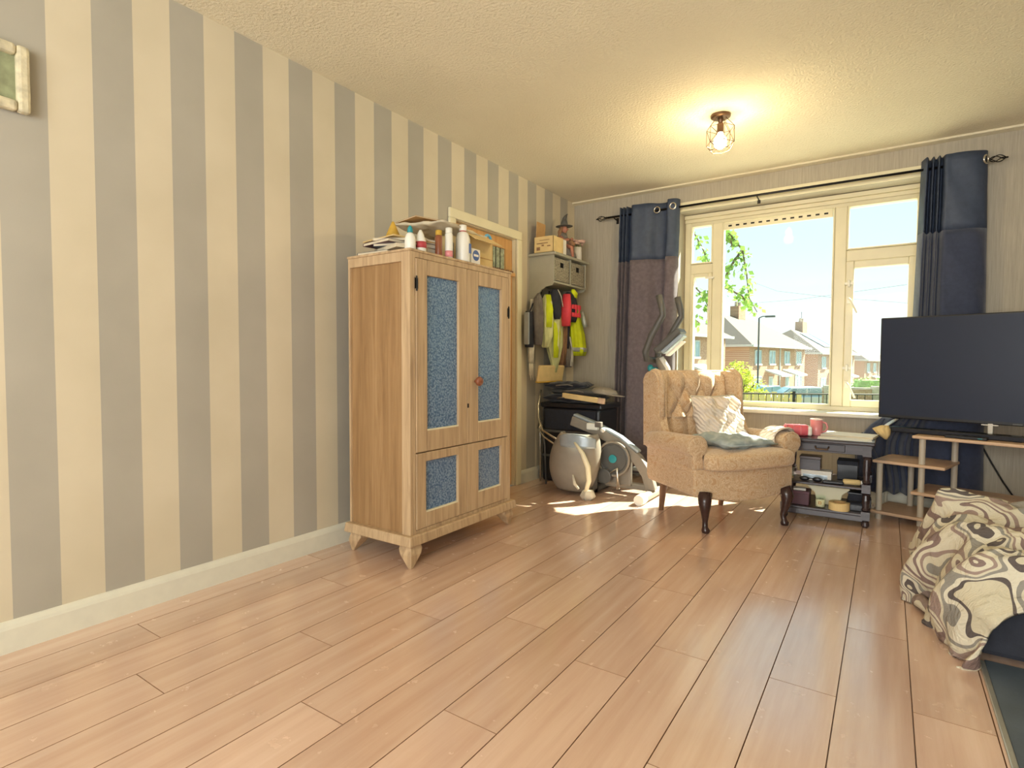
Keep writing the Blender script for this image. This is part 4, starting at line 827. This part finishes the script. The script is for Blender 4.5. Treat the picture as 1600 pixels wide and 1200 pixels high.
# ================================================================== TV STAND + TV
ux, uy = .961, -.276; p2 = Vector((2.579,4.072,0))
stand = thing('tv_stand',p2,'beech and silver television stand with open stepped shelves','tv stand',rz=math.atan2(uy,ux))
def shelf(n,x0,x1,y0,y1,z,side=None): return MB().box((x0,y0,z-.018),(x1,y1,z)).build(n,'beech',stand,bevel=.005)
shelf('top_shelf',-.045,1.12,-.035,.32,.54); shelf('lower_shelf',-.045,1.12,-.035,.32,.205)
shelf('side_shelf',-.245,.12,-.04,.30,.37); shelf('bottom_shelf',-.25,.12,-.04,.30,.055)
for x,y,zt_ in ((0,0,.522),(.10,.27,.522),(-.215,.0,.352),(-.12,.27,.352),(1.07,0,.522),(1.07,.30,.522)):
    MB().tube([(x,y,0),(x,y,zt_)],.0165,16).build('post','silverp',stand)
tv = thing('television',stand.location+Vector((0,0,.5401)),'large black flat screen television on the beech stand','television',rz=math.atan2(uy,ux))
MB().box((-.268,.12,.082),(.835,.145,.712)).build('frame','black',tv,bevel=.005)
MB().box((-.258,.1165,.102),(.825,.1205,.702)).build('screen','screen',tv)
MB().box((-.05,.145,.15),(.62,.19,.5)).build('rear_housing','black',tv,bevel=.012)
for x in (.285,.70):
    MB().box((x-.012,.12,.006),(x+.012,.136,.09)).build('foot_post','chrome',tv,bevel=.002); MB().box((x-.04,.118,.076),(x+.035,.138,.082)).build('foot_plate','chrome',tv); MB().box((x-.018,.128,0),(x+.018,.27,.008)).build('foot','greyshell',tv,bevel=.003)
for k,z in enumerate((.0,)): MB().box((.38,.1155,.088),(.42,.118,.095)).build('badge','greydark',tv)
Z5 = .5402
sb_ = thing('soundbar',p2+Vector((.05,.05,Z5)),'long black soundbar lying in front of the television','soundbar',rz=math.atan2(uy,ux)-.02)
MB().box((-.22,.0,0),(.62,.075,.032)).build('bar_body','black',sb_,bevel=.008)
MB().box((-.21,-.0012,.006),(.61,.0,.026)).build('grille','charcoal',sb_); MB().box((-.225,.002,.001),(-.219,.073,.031)).build('end_cap','greydark',sb_); MB().box((.35,.02,.032),(.39,.04,.034)).build('button_strip','greydark',sb_)
o = thing('media_box',p2+Vector((ux*.2+.005,uy*.2-.0+.005,Z5)),'small flat black media box at the front of the stand top','box',rz=math.atan2(uy,ux))
MB().box((-.1,-.012,0),(.09,.035,.018)).build('box_body','black',o,bevel=.004); MB().box((.05,-.0125,.007),(.07,-.012,.011)).build('indicator','teal',o)
o = thing('remote_control',p2+Vector((ux*.42,uy*.42+.15,Z5)),'black remote control lying behind the soundbar on the stand','remote',rz=-.25)
MB().box((-.07,-.018,0),(.07,.018,.016)).build('remote_body','black',o,bevel=.005)
for k in range(7): MB().cbox((-.05+k*.016,0,.0165),(.007,.02,.002)).build('button','greyc',o)
tag(MB().box((0,0,0),(1,.02,.045)).build('cable_box','black') if 0 else MB().tube([(2.885,4.56,.50),(2.90,4.55,.45),(2.95,4.545,.347),(3.01,4.55,.23),(3.071,4.55,.129),(3.13,4.55,.02)],.005,6).build('power_cable','cable',smooth=True),'black cable trailing diagonally down the wall behind the television stand','cable')
o = thing('feather_duster',(0,0,0),'cream cloth mop with pale flat handle behind the side table','duster')
MB().box((-.012,0,-.004),(.012,.22,.004),TR((2.40,4.22,.575),rx=.12,rz=-.25)).build('handle','wplast',o,bevel=.003)
MB().loft([(2.40,4.19,.49,.006,.01),(2.39,4.19,.52,.03,.03),(2.375,4.19,.555,.045,.03),(2.39,4.20,.575,.02,.02)],26,fold=8,amp=.16).build('mop_head','cardlt',o,smooth=True)
# ================================================================== CURTAINS, ROD
RZ, RY = 2.21, 4.493
rod = TB('curtain_rod',(1.6,RY,RZ),'thin dark iron curtain rod with twisted cage finials above window','curtain rod')
rod.part('rod', MB().tube([(.36,RY,RZ),(2.86,RY,RZ)],.0085,10), 'iron', smooth=True)
for sx_, x0 in ((-1,.36),(1,2.86)):
    mb = MB()
    for k in range(4):
        mb.tube([(x0+sx_*(.015+.085*t), RY+.022*math.sin(PI*t)*math.cos(k*PI/2+t*2.6), RZ+.022*math.sin(PI*t)*math.sin(k*PI/2+t*2.6)) for t in [i/10 for i in range(11)]],.003,6)
    mb.ball((x0+sx_*.103,RY,RZ),.006,n=8).ball((x0+sx_*.012,RY,RZ),.011,n=8)
    rod.part('finial', mb, 'iron', smooth=True)
for x in (.42,1.56,2.80): rod.part('bracket', MB().tube([(x,D-.002,RZ-.02),(x,RY+.01,RZ-.012),(x,RY,RZ-.011)],.005,6).cbox((x,D-.003,RZ-.02),(.022,.005,.05)), 'iron')
def curtain(name, label, top, bot, z0, z1, zsplit, mats, extra=None, nz=46):
    o = thing(name,(sum(p[0] for p in top)/len(top),RY,0.0),label,'curtain','curtains at the front window' if 0 else None)
    off = o.location
    n = len(top)*6
    def smooth_path(P, u):
        t = u*(len(P)-1); i = min(int(t),len(P)-2); f = t-i; g_ = lambda k: P[max(0,min(len(P)-1,k))]
        a,b,c,d = g_(i-1),g_(i),g_(i+1),g_(i+2)
        return [.5*((2*b[k])+(-a[k]+c[k])*f+(2*a[k]-5*b[k]+4*c[k]-d[k])*f*f+(-a[k]+3*b[k]-3*c[k]+d[k])*f**3) for k in range(2)]
    def mk(za, zb, m, nm):
        k = max(4,int(nz*(zb-za)/(z1-z0)))
        def fn(u, v):
            z = za+(zb-za)*v; t = (z1-z)/(z1-z0)
            a = smooth_path(top,u); b = smooth_path(bot,u)
            x = a[0]*(1-t)+b[0]*t; y = a[1]*(1-t)+b[1]*t
            if extra: x, y = extra(x,y,z,u)
            y += .004*math.sin(z*17+u*30)+.003*math.sin(z*41+u*12)
            return (x-off.x, y-off.y, z-off.z)
        return MB().grid(fn,n,k).build(nm,m,o,smooth=True,solid=.003)
    mk(z0,zsplit,mats[0],'curtain_panel'); mk(zsplit,z1,mats[1],'top_band')
    return o
Yc = RY
topL = [(.47,Yc+.03),(.485,Yc-.03),(.50,Yc+.03),(.515,Yc-.03),(.53,Yc+.03),(.545,Yc-.03),(.565,Yc+.03),(.60,Yc-.045),(.66,Yc-.035),(.74,Yc-.02),(.80,Yc+.02),(.86,Yc+.03),(.885,Yc+.01),(.90,Yc-.05),(.935,Yc-.055),(.97,Yc-.03),(.985,Yc+.015)]
botL = [(.44+(p[0]-.47)*.98, Yc+(p[1]-Yc)*1.5-.02) for p in topL]
cl = curtain('curtain','navy and mauve grey eyelet curtain hanging left of the window',topL,botL,.04,2.272,1.815,('greycurt','navyband'))
for x,y in ((.80,Yc-.005),(.945,Yc-.052)):
    mb = MB().tube([(x-cl.location.x+.003*math.sin(a)*0, y-Yc+.03*math.cos(a)*.35-.006, RZ+.024*math.sin(a)+0) if 0 else (x-cl.location.x+.024*math.cos(a), y-Yc-.004, RZ+.024*math.sin(a)) for a in [2*PI*k/20 for k in range(20)]],.006,8,closed=True)
    mb.build('eyelet','chrome',cl,smooth=True)
topR = [(2.545,Yc+.035),(2.56,Yc-.02),(2.575,Yc-.045),(2.59,Yc+.03),(2.605,Yc-.04),(2.62,Yc+.03),(2.635,Yc-.045),(2.65,Yc+.02),(2.665,Yc-.045),(2.70,Yc-.05),(2.76,Yc-.045),(2.82,Yc-.03),(2.86,Yc+.0),(2.875,Yc+.03)]
botR = [(2.50+(p[0]-2.545)*1.25, Yc+(p[1]-Yc)*1.3-.02) for p in topR]
def sweep(x,y,z,u):
    k = max(0,min(1,(.80-z)/.38)); k = k*k*(3-2*k); back = max(0,min(1,(.38-z)/.2))
    return x-(1-u)**1.3*(.26*k-.06*back), y-.06*k*(1-u)
cr_ = curtain('curtain','dark navy eyelet curtain hanging right of the window behind the television',topR,botR,.11,2.272,1.80,('navy','navyband'),sweep)
mb = MB().tube([(2.862-cr_.location.x+.012*math.cos(a), -.025+.018*math.cos(a), RZ+.024*math.sin(a)) for a in [2*PI*k/20 for k in range(20)]],.006,8,closed=True).build('eyelet','chrome',cr_,smooth=True)
o = thing('navy_throw',(2.31,4.40,0),'navy throw bunched on the floor between side table and stand','throw')
MB().loft([(.0,.02,.12,.07,.05),(-.0,.02,.2,.075,.05),(.0,.02,.35,.075,.05),(.02,.03,.48,.07,.05),(.06,.04,.56,.05,.04),(.08,.05,.60,.02,.02)],40,fold=7,amp=.14).build('cloth_body','navy',o,smooth=True)
MB().tube([(-.05,-.03,.5),(.0,-.045,.42),(.05,-.04,.30),(.06,-.03,.2)],[.014,.018,.018,.012],8).build('loose_fold','navy',o,smooth=True)
# ================================================================== CEILING LIGHT
lx, ly = 1.556, 3.405
lp = TB('ceiling_light',(lx,ly,H),'bronze ceiling lamp with wire cage and lit round bulb','lamp')
lp.part('ceiling_rose', MB().lathe([(.0,H-.018),(.045,H-.018),(.055,H-.012),(.055,H-.0005),(0,H-.0005)],28,c=(lx,ly)), 'brass', bevel=.002)
lp.part('stem', MB().lathe([(.012,H-.045),(.016,H-.03),(.016,H-.018)],16,c=(lx,ly)), 'brass')
lp.part('bulb_holder', MB().lathe([(.0,H-.10),(.018,H-.10),(.019,H-.05),(.012,H-.044),(0,H-.044)],18,c=(lx,ly)), 'brass')
lp.part('bulb', MB().lathe([(.014,H-.10),(.017,H-.112),(.034,H-.135),(.037,H-.155),(.03,H-.178),(.015,H-.19),(0,H-.193)],24,c=(lx,ly)), 'bulb', smooth=True)
mb = MB(); top = [(lx+.03*math.cos(k*PI/3),ly+.03*math.sin(k*PI/3),H-.018) for k in range(6)]; mid = [(lx+.078*math.cos(k*PI/3),ly+.078*math.sin(k*PI/3),H-.075) for k in range(6)]; low = [(lx+.078*math.cos(k*PI/3),ly+.078*math.sin(k*PI/3),H-.165) for k in range(6)]; bt = [(lx+.055*math.cos(k*PI/3+.5),ly+.055*math.sin(k*PI/3+.5),H-.20) for k in range(6)]
for k in range(6):
    j = (k+1)%6
    for a,b in ((top[k],mid[k]),(mid[k],mid[j]),(mid[k],low[k]),(low[k],low[j]),(mid[k],low[j]),(low[k],bt[k]),(low[j],bt[k]),(bt[k],bt[j])): mb.tube([a,b],.0018,5)
lp.part('wire_cage', mb, 'brass')
pl_ = bpy.data.lights.new('bulb_light','POINT'); po = bpy.data.objects.new('bulb_light',pl_); COL.objects.link(po); po.location = (lx,ly,H-.215); pl_.energy = 11; pl_.color = (1,.78,.46); pl_.shadow_soft_size = .035
# ================================================================== PICTURE
pic = TB('framed_picture',(.02,.53,1.88),'distressed cream framed picture at far left of striped wall','picture')
a, b, z0, z1 = .38, .668, 1.775, 1.99
for (y0_,y1_,za,zb_) in ((a,a+.035,z0,z1),(b-.035,b,z0,z1),(a+.035,b-.035,z0,z0+.035),(a+.035,b-.035,z1-.035,z1)):
    pic.part('frame_rail', MB().box((0.001,y0_,za),(.035,y1_,zb_)), 'antique', bevel=.01)
pic.part('picture_sheet', MB().box((.006,a+.03,z0+.03),(.012,b-.03,z1-.03)), 'picglass')
# ================================================================== BED
bed = TB('bed',(3.1,2.7,0),'low dark fabric bed base and mattress under a patterned duvet','bed')
bed.part('base', MB().box((2.66,2.33,0.02),(3.72,3.10,.22)), 'charcoal', bevel=.02)
bed.part('mattress', MB().box((2.70,2.36,.22),(3.72,3.08,.29)), 'palec', bevel=.04, smooth=False)
def sm(a, b, x): t = max(0,min(1,(x-a)/(b-a))); return t*t*(3-2*t)
def duv(u, v):
    y = 2.22+.95*v
    xl = 2.535+.08*(1-sm(2.25,2.75,y))+.018*math.sin(y*13)+.012*math.sin(y*31+1)
    x = xl+(3.73-xl)*(u**1.5)
    d = x-xl
    left = sm(-.005, .085, d)
    bulge = .05*math.exp(-((d-.03)/.04)**2)
    front = sm(2.225+.03*math.sin(x*11), 2.31, y)
    zf = .22*sm(2.58,2.76,x)
    n = mnoise.noise(Vector((x*3.2,y*5,0)))*.045+abs(mnoise.noise(Vector((x*2.0,y*9+x*3,4))))*.08+abs(mnoise.noise(Vector((x*5,y*16-x*6,9))))*.045+mnoise.noise(Vector((x*12,y*18,8)))*.010+abs(mnoise.noise(Vector((x*1.6+y*2,y*20-x*3,2))))*.035-.01
    top = .325+n+.055*math.exp(-((y-2.98)/.09)**2)-.06*math.exp(-((y-2.83-.04*math.sin(x*5))/.022)**2)-.05*math.exp(-((y-2.52+.15*(x-2.6))/.02)**2)
    z = top*left
    z = zf+(z-zf)*front if z > zf else z*front
    z *= 1-sm(3.09,3.17,y)*.5
    fx = .030*math.sin(y*26+math.sin(y*9)*2+z*9)*(1-sm(.03,.2,d))+.015*math.sin(y*55+z*20)*(1-sm(.02,.12,d))
    return (x-fx-.05*math.sin(PI*min(1,z/.36))*(1-sm(0,.15,d)), y+(.012*math.sin(x*40)+.05*mnoise.noise(Vector((x*7,z*8,3)))+.03*mnoise.noise(Vector((x*16+z*9,z*5,7))))*(1-front*.9), max(z, .008+.004*math.sin(y*50)))
dv = TB('duvet',(3.1,2.7,.0),'crumpled cream duvet with brown and grey retro ring print','duvet')
dv.part('duvet_cover', MB().grid(duv,150,130), 'duvet', smooth=True, solid=.01)
dv.part('hem_roll', MB().tube([(2.53+.08*(1-sm(2.25,2.75,2.30+.06*k))+.02*math.sin(k*1.7),2.30+.06*k,.03+.018*math.sin(k*2.3+1)) for k in range(12)],[.018+.008*math.sin(k*1.3) for k in range(12)],10), 'duvet', smooth=True)
# slate hearth and metal strip
hs = struct(MB().box((2.682,-1.2,-.011),(XR,2.335,.004)).build('trim_6','slate'))
tag(MB().box((2.665,-1.2,0.0005),(2.681,2.32,.008)).build('threshold_strip','metaltrim',bevel=.003),'thin aluminium strip edging the dark slate hearth on the floor','floor strip')
# ================================================================== OUTSIDE
def gz(x, y):
    P = [(4.8,-.35),(14,-1.0),(32,-1.78),(50,-2.3),(65,-2.9),(95,-3.7),(200,-5)]
    for (a,za),(b,zb) in zip(P,P[1:]):
        if y <= b: return za+(zb-za)*max(0,(y-a))/(b-a)
    return P[-1][1]
struct(MB().grid(lambda u,v:(-90+190*u, 4.88+180*v*v, gz(0,4.88+180*v*v)),6,60).build('ground','grass'))
struct(MB().grid(lambda u,v:(-60*u*0-9.0+u*7.5+.21*(16+90*v-50), 16+90*v, gz(0,16+90*v)+.02),2,60).build('road','road'))
f0 = Vector((-7.9,53.3,0)); fd = Vector((.205,.979,0)).normalized(); fn = Vector((.979,-.205,0)).normalized()
def house(t0, zb, label, W=14.2, Dp=8.5, hh=5.0, rh=2.9, solar=False, porch=True):
    o = thing('house', f0+fd*t0+Vector((0,0,zb)), label, 'house', 'brick semi detached houses across the street', rz=math.atan2(fd.y,fd.x))
    # local x along the facade, local y = away behind (facade at y=0), outward = -y
    MB().box((0,0,-1.5),(W,Dp,hh)).build('wall','brick',o)
    ov = .45; r = [(-ov,-ov,hh),(W+ov,-ov,hh),(W+ov,Dp+ov,hh),(-ov,Dp+ov,hh),(3.6,Dp/2,hh+rh),(W-3.6,Dp/2,hh+rh)]
    MB().add(r,[(0,1,5,4),(1,2,5),(2,3,4,5),(3,0,4),(0,3,2,1)]).build('roof','roof',o,solid=.08)
    MB().box((-ov,-ov-.12,hh-.18),(W+ov,-ov,hh+.02)).box((-ov-.1,-ov,hh-.18),(-ov,Dp+ov,hh+.02)).build('gutter','farwhite',o)
    c = MB().box((W/2-.8,Dp/2-.45,hh+rh-.8),(W/2+.8,Dp/2+.45,hh+rh+1.1)).build('chimney','brick',o)
    for k in (-.4,.4): MB().lathe([(.16,hh+rh+1.1),(.14,hh+rh+1.55)],10,c=(W/2+k,Dp/2)).build('chimney_pot','stonew',c)
    def win_(x, z, w_, h_):
        f = MB().box((x-w_/2,-.06,z-h_/2),(x-w_/2+.1,.02,z+h_/2)).box((x+w_/2-.1,-.06,z-h_/2),(x+w_/2,.02,z+h_/2)).box((x-w_/2,-.06,z+h_/2-.1),(x+w_/2,.02,z+h_/2)).box((x-w_/2,-.14,z-h_/2-.08),(x+w_/2,.02,z-h_/2+.08)).box((x-.05,-.06,z-h_/2),(x+.05,.02,z+h_/2)).build('window','farwhite',o)
        for s_ in (-1,1): MB().box((x+s_*w_/4-w_/4+.06,-.03,z-h_/2+.08),(x+s_*w_/4+w_/4-.06,-.01,z+h_/2-.1)).build('pane','farwin',f)
    for x in (1.9,5.2,W-5.2,W-1.9): win_(x,3.9,1.5,1.35)
    for x in (1.9,W-1.9): win_(x,1.4,1.9,1.5)
    for x in (5.0,W-5.0):
        d = MB().box((x-.5,-.05,0),(x+.5,.01,2.1)).build('door','farwhite',o); MB().box((x-.3,-.07,1.1),(x+.3,-.05,1.9)).build('pane','farwin',d)
        if porch: MB().prism([(-1.5,2.25),(0,2.75),(0,2.6),(-1.5,2.1)],0,x-1.3,x+1.3).build('porch_canopy','farwhite',o)
    MB().cbox((W/2,-.06,2.5),(.1,.1,5.0)).build('downpipe','farwhite',o)
    if solar:
        sl_ = rh/(Dp/2+ov)
        for k in range(6):
            x = 4.2+k*1.05; pts = []
            for (yy) in (.6,3.4):
                pts.append((yy, hh+(yy+ov)*sl_+.12))
            MB().add([(x,pts[0][0],pts[0][1]),(x+1.0,pts[0][0],pts[0][1]),(x+1.0,pts[1][0],pts[1][1]),(x,pts[1][0],pts[1][1])],[(0,1,2,3)]).build('solar_panel','solar',o,solid=.05)
    MB().tube([(W/2,Dp/2,hh+rh+1.1),(W/2,Dp/2,hh+rh+2.4)],.03,5).tube([(W/2-.5,Dp/2,hh+rh+2.3),(W/2+.5,Dp/2,hh+rh+2.3)],.02,5).build('aerial','iron',o)
    return o
house(-19.0,-1.9,'brick house with grey roof seen through the narrow left window light')
house(0,-2.45,'brick semi detached house with chimney and white porches in the centre window light',rh=3.1)
house(18.5,-2.9,'brick house with solar panels on its roof left of the right mullion',solar=True)
house(37.5,-3.6,'furthest brick house with aerial seen through the right window casement')
def car(x, y, rz, m, label):
    o = thing('car',(x,y,gz(0,y)+.02),label,'car',None,rz)
    body = [(-2.1,.35),(-2.15,.75),(-1.9,.95),(-1.3,1.0),(-.75,1.42),(.7,1.47),(1.5,1.1),(2.0,.95),(2.1,.7),(2.1,.35)]
    MB().prism(body[0:4]+[(1.5,1.02)]+body[7:],1,-.85,.85).build('body',m,o,bevel=.08,seg=3)
    MB().prism([(-1.35,.98),(-.75,1.44),(.7,1.48),(1.55,1.0)],1,-.74,.74).build('roof',m,o,bevel=.06,seg=3)
    for s_ in (-1,1):
        MB().prism([(-1.15,1.02),(-.68,1.38),(-.05,1.40),(-.05,1.02)],1,s_*.745,s_*.755).build('window','carg',o)
        MB().prism([(.03,1.02),(.03,1.40),(.62,1.41),(1.25,1.02)],1,s_*.745,s_*.755).build('window','carg',o)
    MB().add([(-1.33,-.65,1.03),(-1.33,.65,1.03),(-.79,.62,1.42),(-.79,-.62,1.42)],[(0,1,2,3)]).build('windscreen','carg',o,solid=.02)
    for x_ in (-1.35,1.35):
        for y_ in (-.8,.8): MB().lathe([(0,-.1),(.33,-.1),(.33,.1),(0,.1)],20,TR((x_,y_,.33),rx=PI/2)).build('wheel','tyre',o)
car(-1.5,34.6,.45,'carw','white hatchback parked across the street in front of the brick houses')
car(-3.9,36.2,1.1,'card_','blue grey car parked behind the white hatchback')
# pale slab added outside the window to bounce sunlight onto the ceiling
struct(MB().grid(lambda u,v:(-6+16*u, 4.89+7.2*v, gz(0,4.89+7.2*v)+.015),2,8).build('bounce_slab','bounce_mat'))
# garden railing
fp = Vector((-3.2,12.3,0)); fq = Vector((4.4,16.6,0)); L_ = (fq-fp).length; dd = (fq-fp).normalized()
fo = thing('garden_railing',fp,'thin metal garden railing at the end of the front garden','railing',None,math.atan2(dd.y,dd.x))
base = -1.15
for z in (base+.3,.24,-.02): MB().tube([(0,0,z),(L_,0,z)],.018,6).build('rail','iron',fo)
for k in range(int(L_/.17)): MB().tube([(k*.17,0,base),(k*.17,0,.24)],.009,4).build('bar','iron',fo)
for k in range(5): MB().cbox((k*L_/4,0,(base+.3)/2),(.05,.05,.3-base)).build('post','iron',fo)
# wooden fence below bush
fo = thing('wooden_fence',(-4.2,20.5,gz(0,20.5)),'low pale board fence under the yellow green bush','fence',None,.35)
for k in range(22): MB().box((k*.2,0,0),(k*.2+.17,.03,1.15+.03*(k%3))).build('fence_board','cardlt',fo)
for z in (.35,.9): MB().box((0,.03,z),(4.4,.07,z+.08)).build('fence_rail','cardlt',fo)
def leaves(name, m, centers, n, size, parent, rnd, squash=1.0):
    mb = MB()
    for c, r in centers:
        for _ in range(n):
            while True:
                p = Vector((rnd.uniform(-1,1),rnd.uniform(-1,1),rnd.uniform(-1,1)))
                if p.length < 1: break
            p = Vector(c)+Vector((p.x*r,p.y*r,p.z*r*squash)); s_ = size*rnd.uniform(.6,1.3)
            a = Vector((rnd.uniform(-1,1),rnd.uniform(-1,1),rnd.uniform(-1.2,.2))).normalized(); b = a.orthogonal().normalized(); b.rotate(Matrix.Rotation(rnd.uniform(0,6),3,a)); b *= .38
            mb.add([p, p+(a*.5+b)*s_, p+a*s_, p+(a*.5-b)*s_],[(0,1,2,3)])
    o = mb.build(name,m,parent); o['kind'] = 'stuff'; return o
rnd = random.Random(5)
bu = thing('garden_bush',(-2.4,23.3,gz(0,23.3)),'round yellow green bush in front of the brick house','bush')
zb0 = -gz(0,23.3)
leaves('foliage','bush',[((-.3,0,zb0+.1),.75),((.3,.2,zb0-.2),.7),((-.1,-.1,zb0+.55),.55),((.55,0,zb0-.5),.55),((-.7,0,zb0-.5),.6)],420,.12,bu,rnd)
MB().tube([(0,0,0),(0,0,zb0-.2)],.07,8).build('trunk','bark',bu)
for k in range(5): MB().tube([(0,0,zb0-.6),(.5*math.cos(k*1.3),.5*math.sin(k*1.3),zb0+.1)],.03,6).build('branch','bark',bu)
# tree at the left whose branches hang into view
tr_ = thing('garden_tree',(-1.9,7.6,gz(0,7.6)),'garden tree whose leafy branches hang across the left of the window','tree')
tz = -gz(0,7.6); Tl = Vector((-1.9,7.6,gz(0,7.6)))
MB().tube([(0,0,0),(.05,0,1.2),(.0,.05,2.4),(.1,0,3.6)],[.16,.13,.11,.08],12).build('trunk','bark',tr_,smooth=True)
br_ = [[(-1.85,7.6,2.2),(-1.0,7.2,2.85),(0,7.0,2.95),(.28,7.12,2.70),(.42,7.2,2.42),(.50,7.25,2.2)],
       [(-1.0,7.2,2.85),(.1,7.2,3.05),(.60,7.35,2.72),(.85,7.46,2.38),(.90,7.5,2.05),(.93,7.5,1.78),(1.02,7.55,1.60)],
       [(.85,7.46,2.38),(.74,7.4,2.2),(.66,7.36,2.02)],
       [(-1.85,7.6,1.7),(-.9,7.2,2.1),(-.1,7.0,2.12),(.30,7.1,1.98),(.46,7.2,1.80),(.52,7.2,1.62)],
       [(-1.85,7.6,1.2),(-.8,7.2,1.62),(.0,7.0,1.68),(.32,7.1,1.55),(.42,7.15,1.46)],
       [(.6,7.35,2.72),(.70,7.38,2.58),(.74,7.4,2.42)],[(.46,7.2,1.80),(.66,7.3,1.92),(.86,7.45,1.80),(.9,7.48,1.72)],
       [(-1.85,7.6,3.0),(-2.4,7.4,3.6),(-2.8,7.6,4.0)],[(-1.85,7.6,2.6),(-2.6,8,3.2),(-3.1,8.4,3.5)],[(-1.8,7.6,3.2),(-1.3,8.2,3.9),(-.9,8.6,4.3)]]
lf = MB()
for k, P in enumerate(br_):
    P = [Vector(p)-Tl for p in P]; n = len(P)
    MB().tube(P,[.016*(1-i/n)+.003 for i in range(n)],7).build('branch','bark',tr_,smooth=True)
    far = k >= 7
    for i in range(n-1):
        if i < (1 if far else 2) and k in (0,1,3,4,7,8,9) and not far and i < 2 and n > 4: cnt = 10
        else: cnt = 24 if not far else 60
        for j in range(cnt):
            t = rnd.random(); p = P[i].lerp(P[i+1],t)+Vector((rnd.gauss(0,.035 if not far else .3),rnd.gauss(0,.05 if not far else .3),rnd.gauss(0,.035 if not far else .3)))
            a = Vector((rnd.uniform(-.8,.8),rnd.uniform(-.6,.6),rnd.uniform(-1,.1))).normalized(); b = a.orthogonal().normalized(); b.rotate(Matrix.Rotation(rnd.uniform(0,6),3,a)); s_ = rnd.uniform(.05,.10); b *= .36*s_; m_ = p+a*s_*.5
            lf.add([p, m_+b, p+a*s_, m_-b],[(0,1,2,3)])
o = lf.build('foliage','leafg',tr_); o['kind'] = 'stuff'
# street lamp, wires, hedge and wall
o = thing('street_lamp',(-4.55,38.8,gz(0,38.8)),'slim grey street lamp in front of the centre brick house','street lamp'); zz = 3.83-gz(0,38.8)
MB().tube([(0,0,0),(0,0,1.2),(0,0,zz)],[.09,.06,.05],10).build('post','greydark',o); MB().tube([(0,0,zz),(.2,.03,zz+.10),(.45,.05,zz+.1)],.035,8).build('arm','greydark',o); MB().cbox((.65,.07,zz+.08),(.6,.22,.12)).build('lamp_head','greydark',o,bevel=.03)
for P,lab in (([(-6.4,42.6,7.0),(-3,35.5,5.1),(.25,28.9,3.9),(3.16,24.75,3.1)],'upper thin overhead wire crossing the sky in the window'),([(-7,45,5.4),(-2,36,4.6),(3,30,4.4)],'lower thin overhead wire crossing the sky in the window')):
    tag(MB().tube(P,.007,5).build('overhead_wire','greydark'),lab,'wire')
o = thing('hedge',(1.9,36,gz(0,36)),'clipped green hedge behind the garden wall in the right casement','hedge',None,.25)
z_ = -gz(0,36)+.15
hr = random.Random(3)
leaves('foliage','hedge',[((k*.42-.75,0,z_-.55),.5) for k in range(6)],260,.13,o,hr,1.3)
MB().box((-1.0,-.3,0),(1.6,.3,z_-.1)).build('hedge_core','hedge',o,bevel=.1)
o = thing('garden_wall',(-.2,31,gz(0,31)),'low brick garden wall below the hedge in the right casement','wall',None,.2)
MB().box((0,0,0),(4.5,.22,1.45)).build('brickwork','brick',o); MB().box((-.03,-.03,1.45),(4.53,.25,1.52)).build('coping','stonew',o)
for k in range(3): MB().box((.2+2.0*k-.15,-.05,0),(.2+2.0*k+.15,.28,1.6)).build('pier','stonew',o)
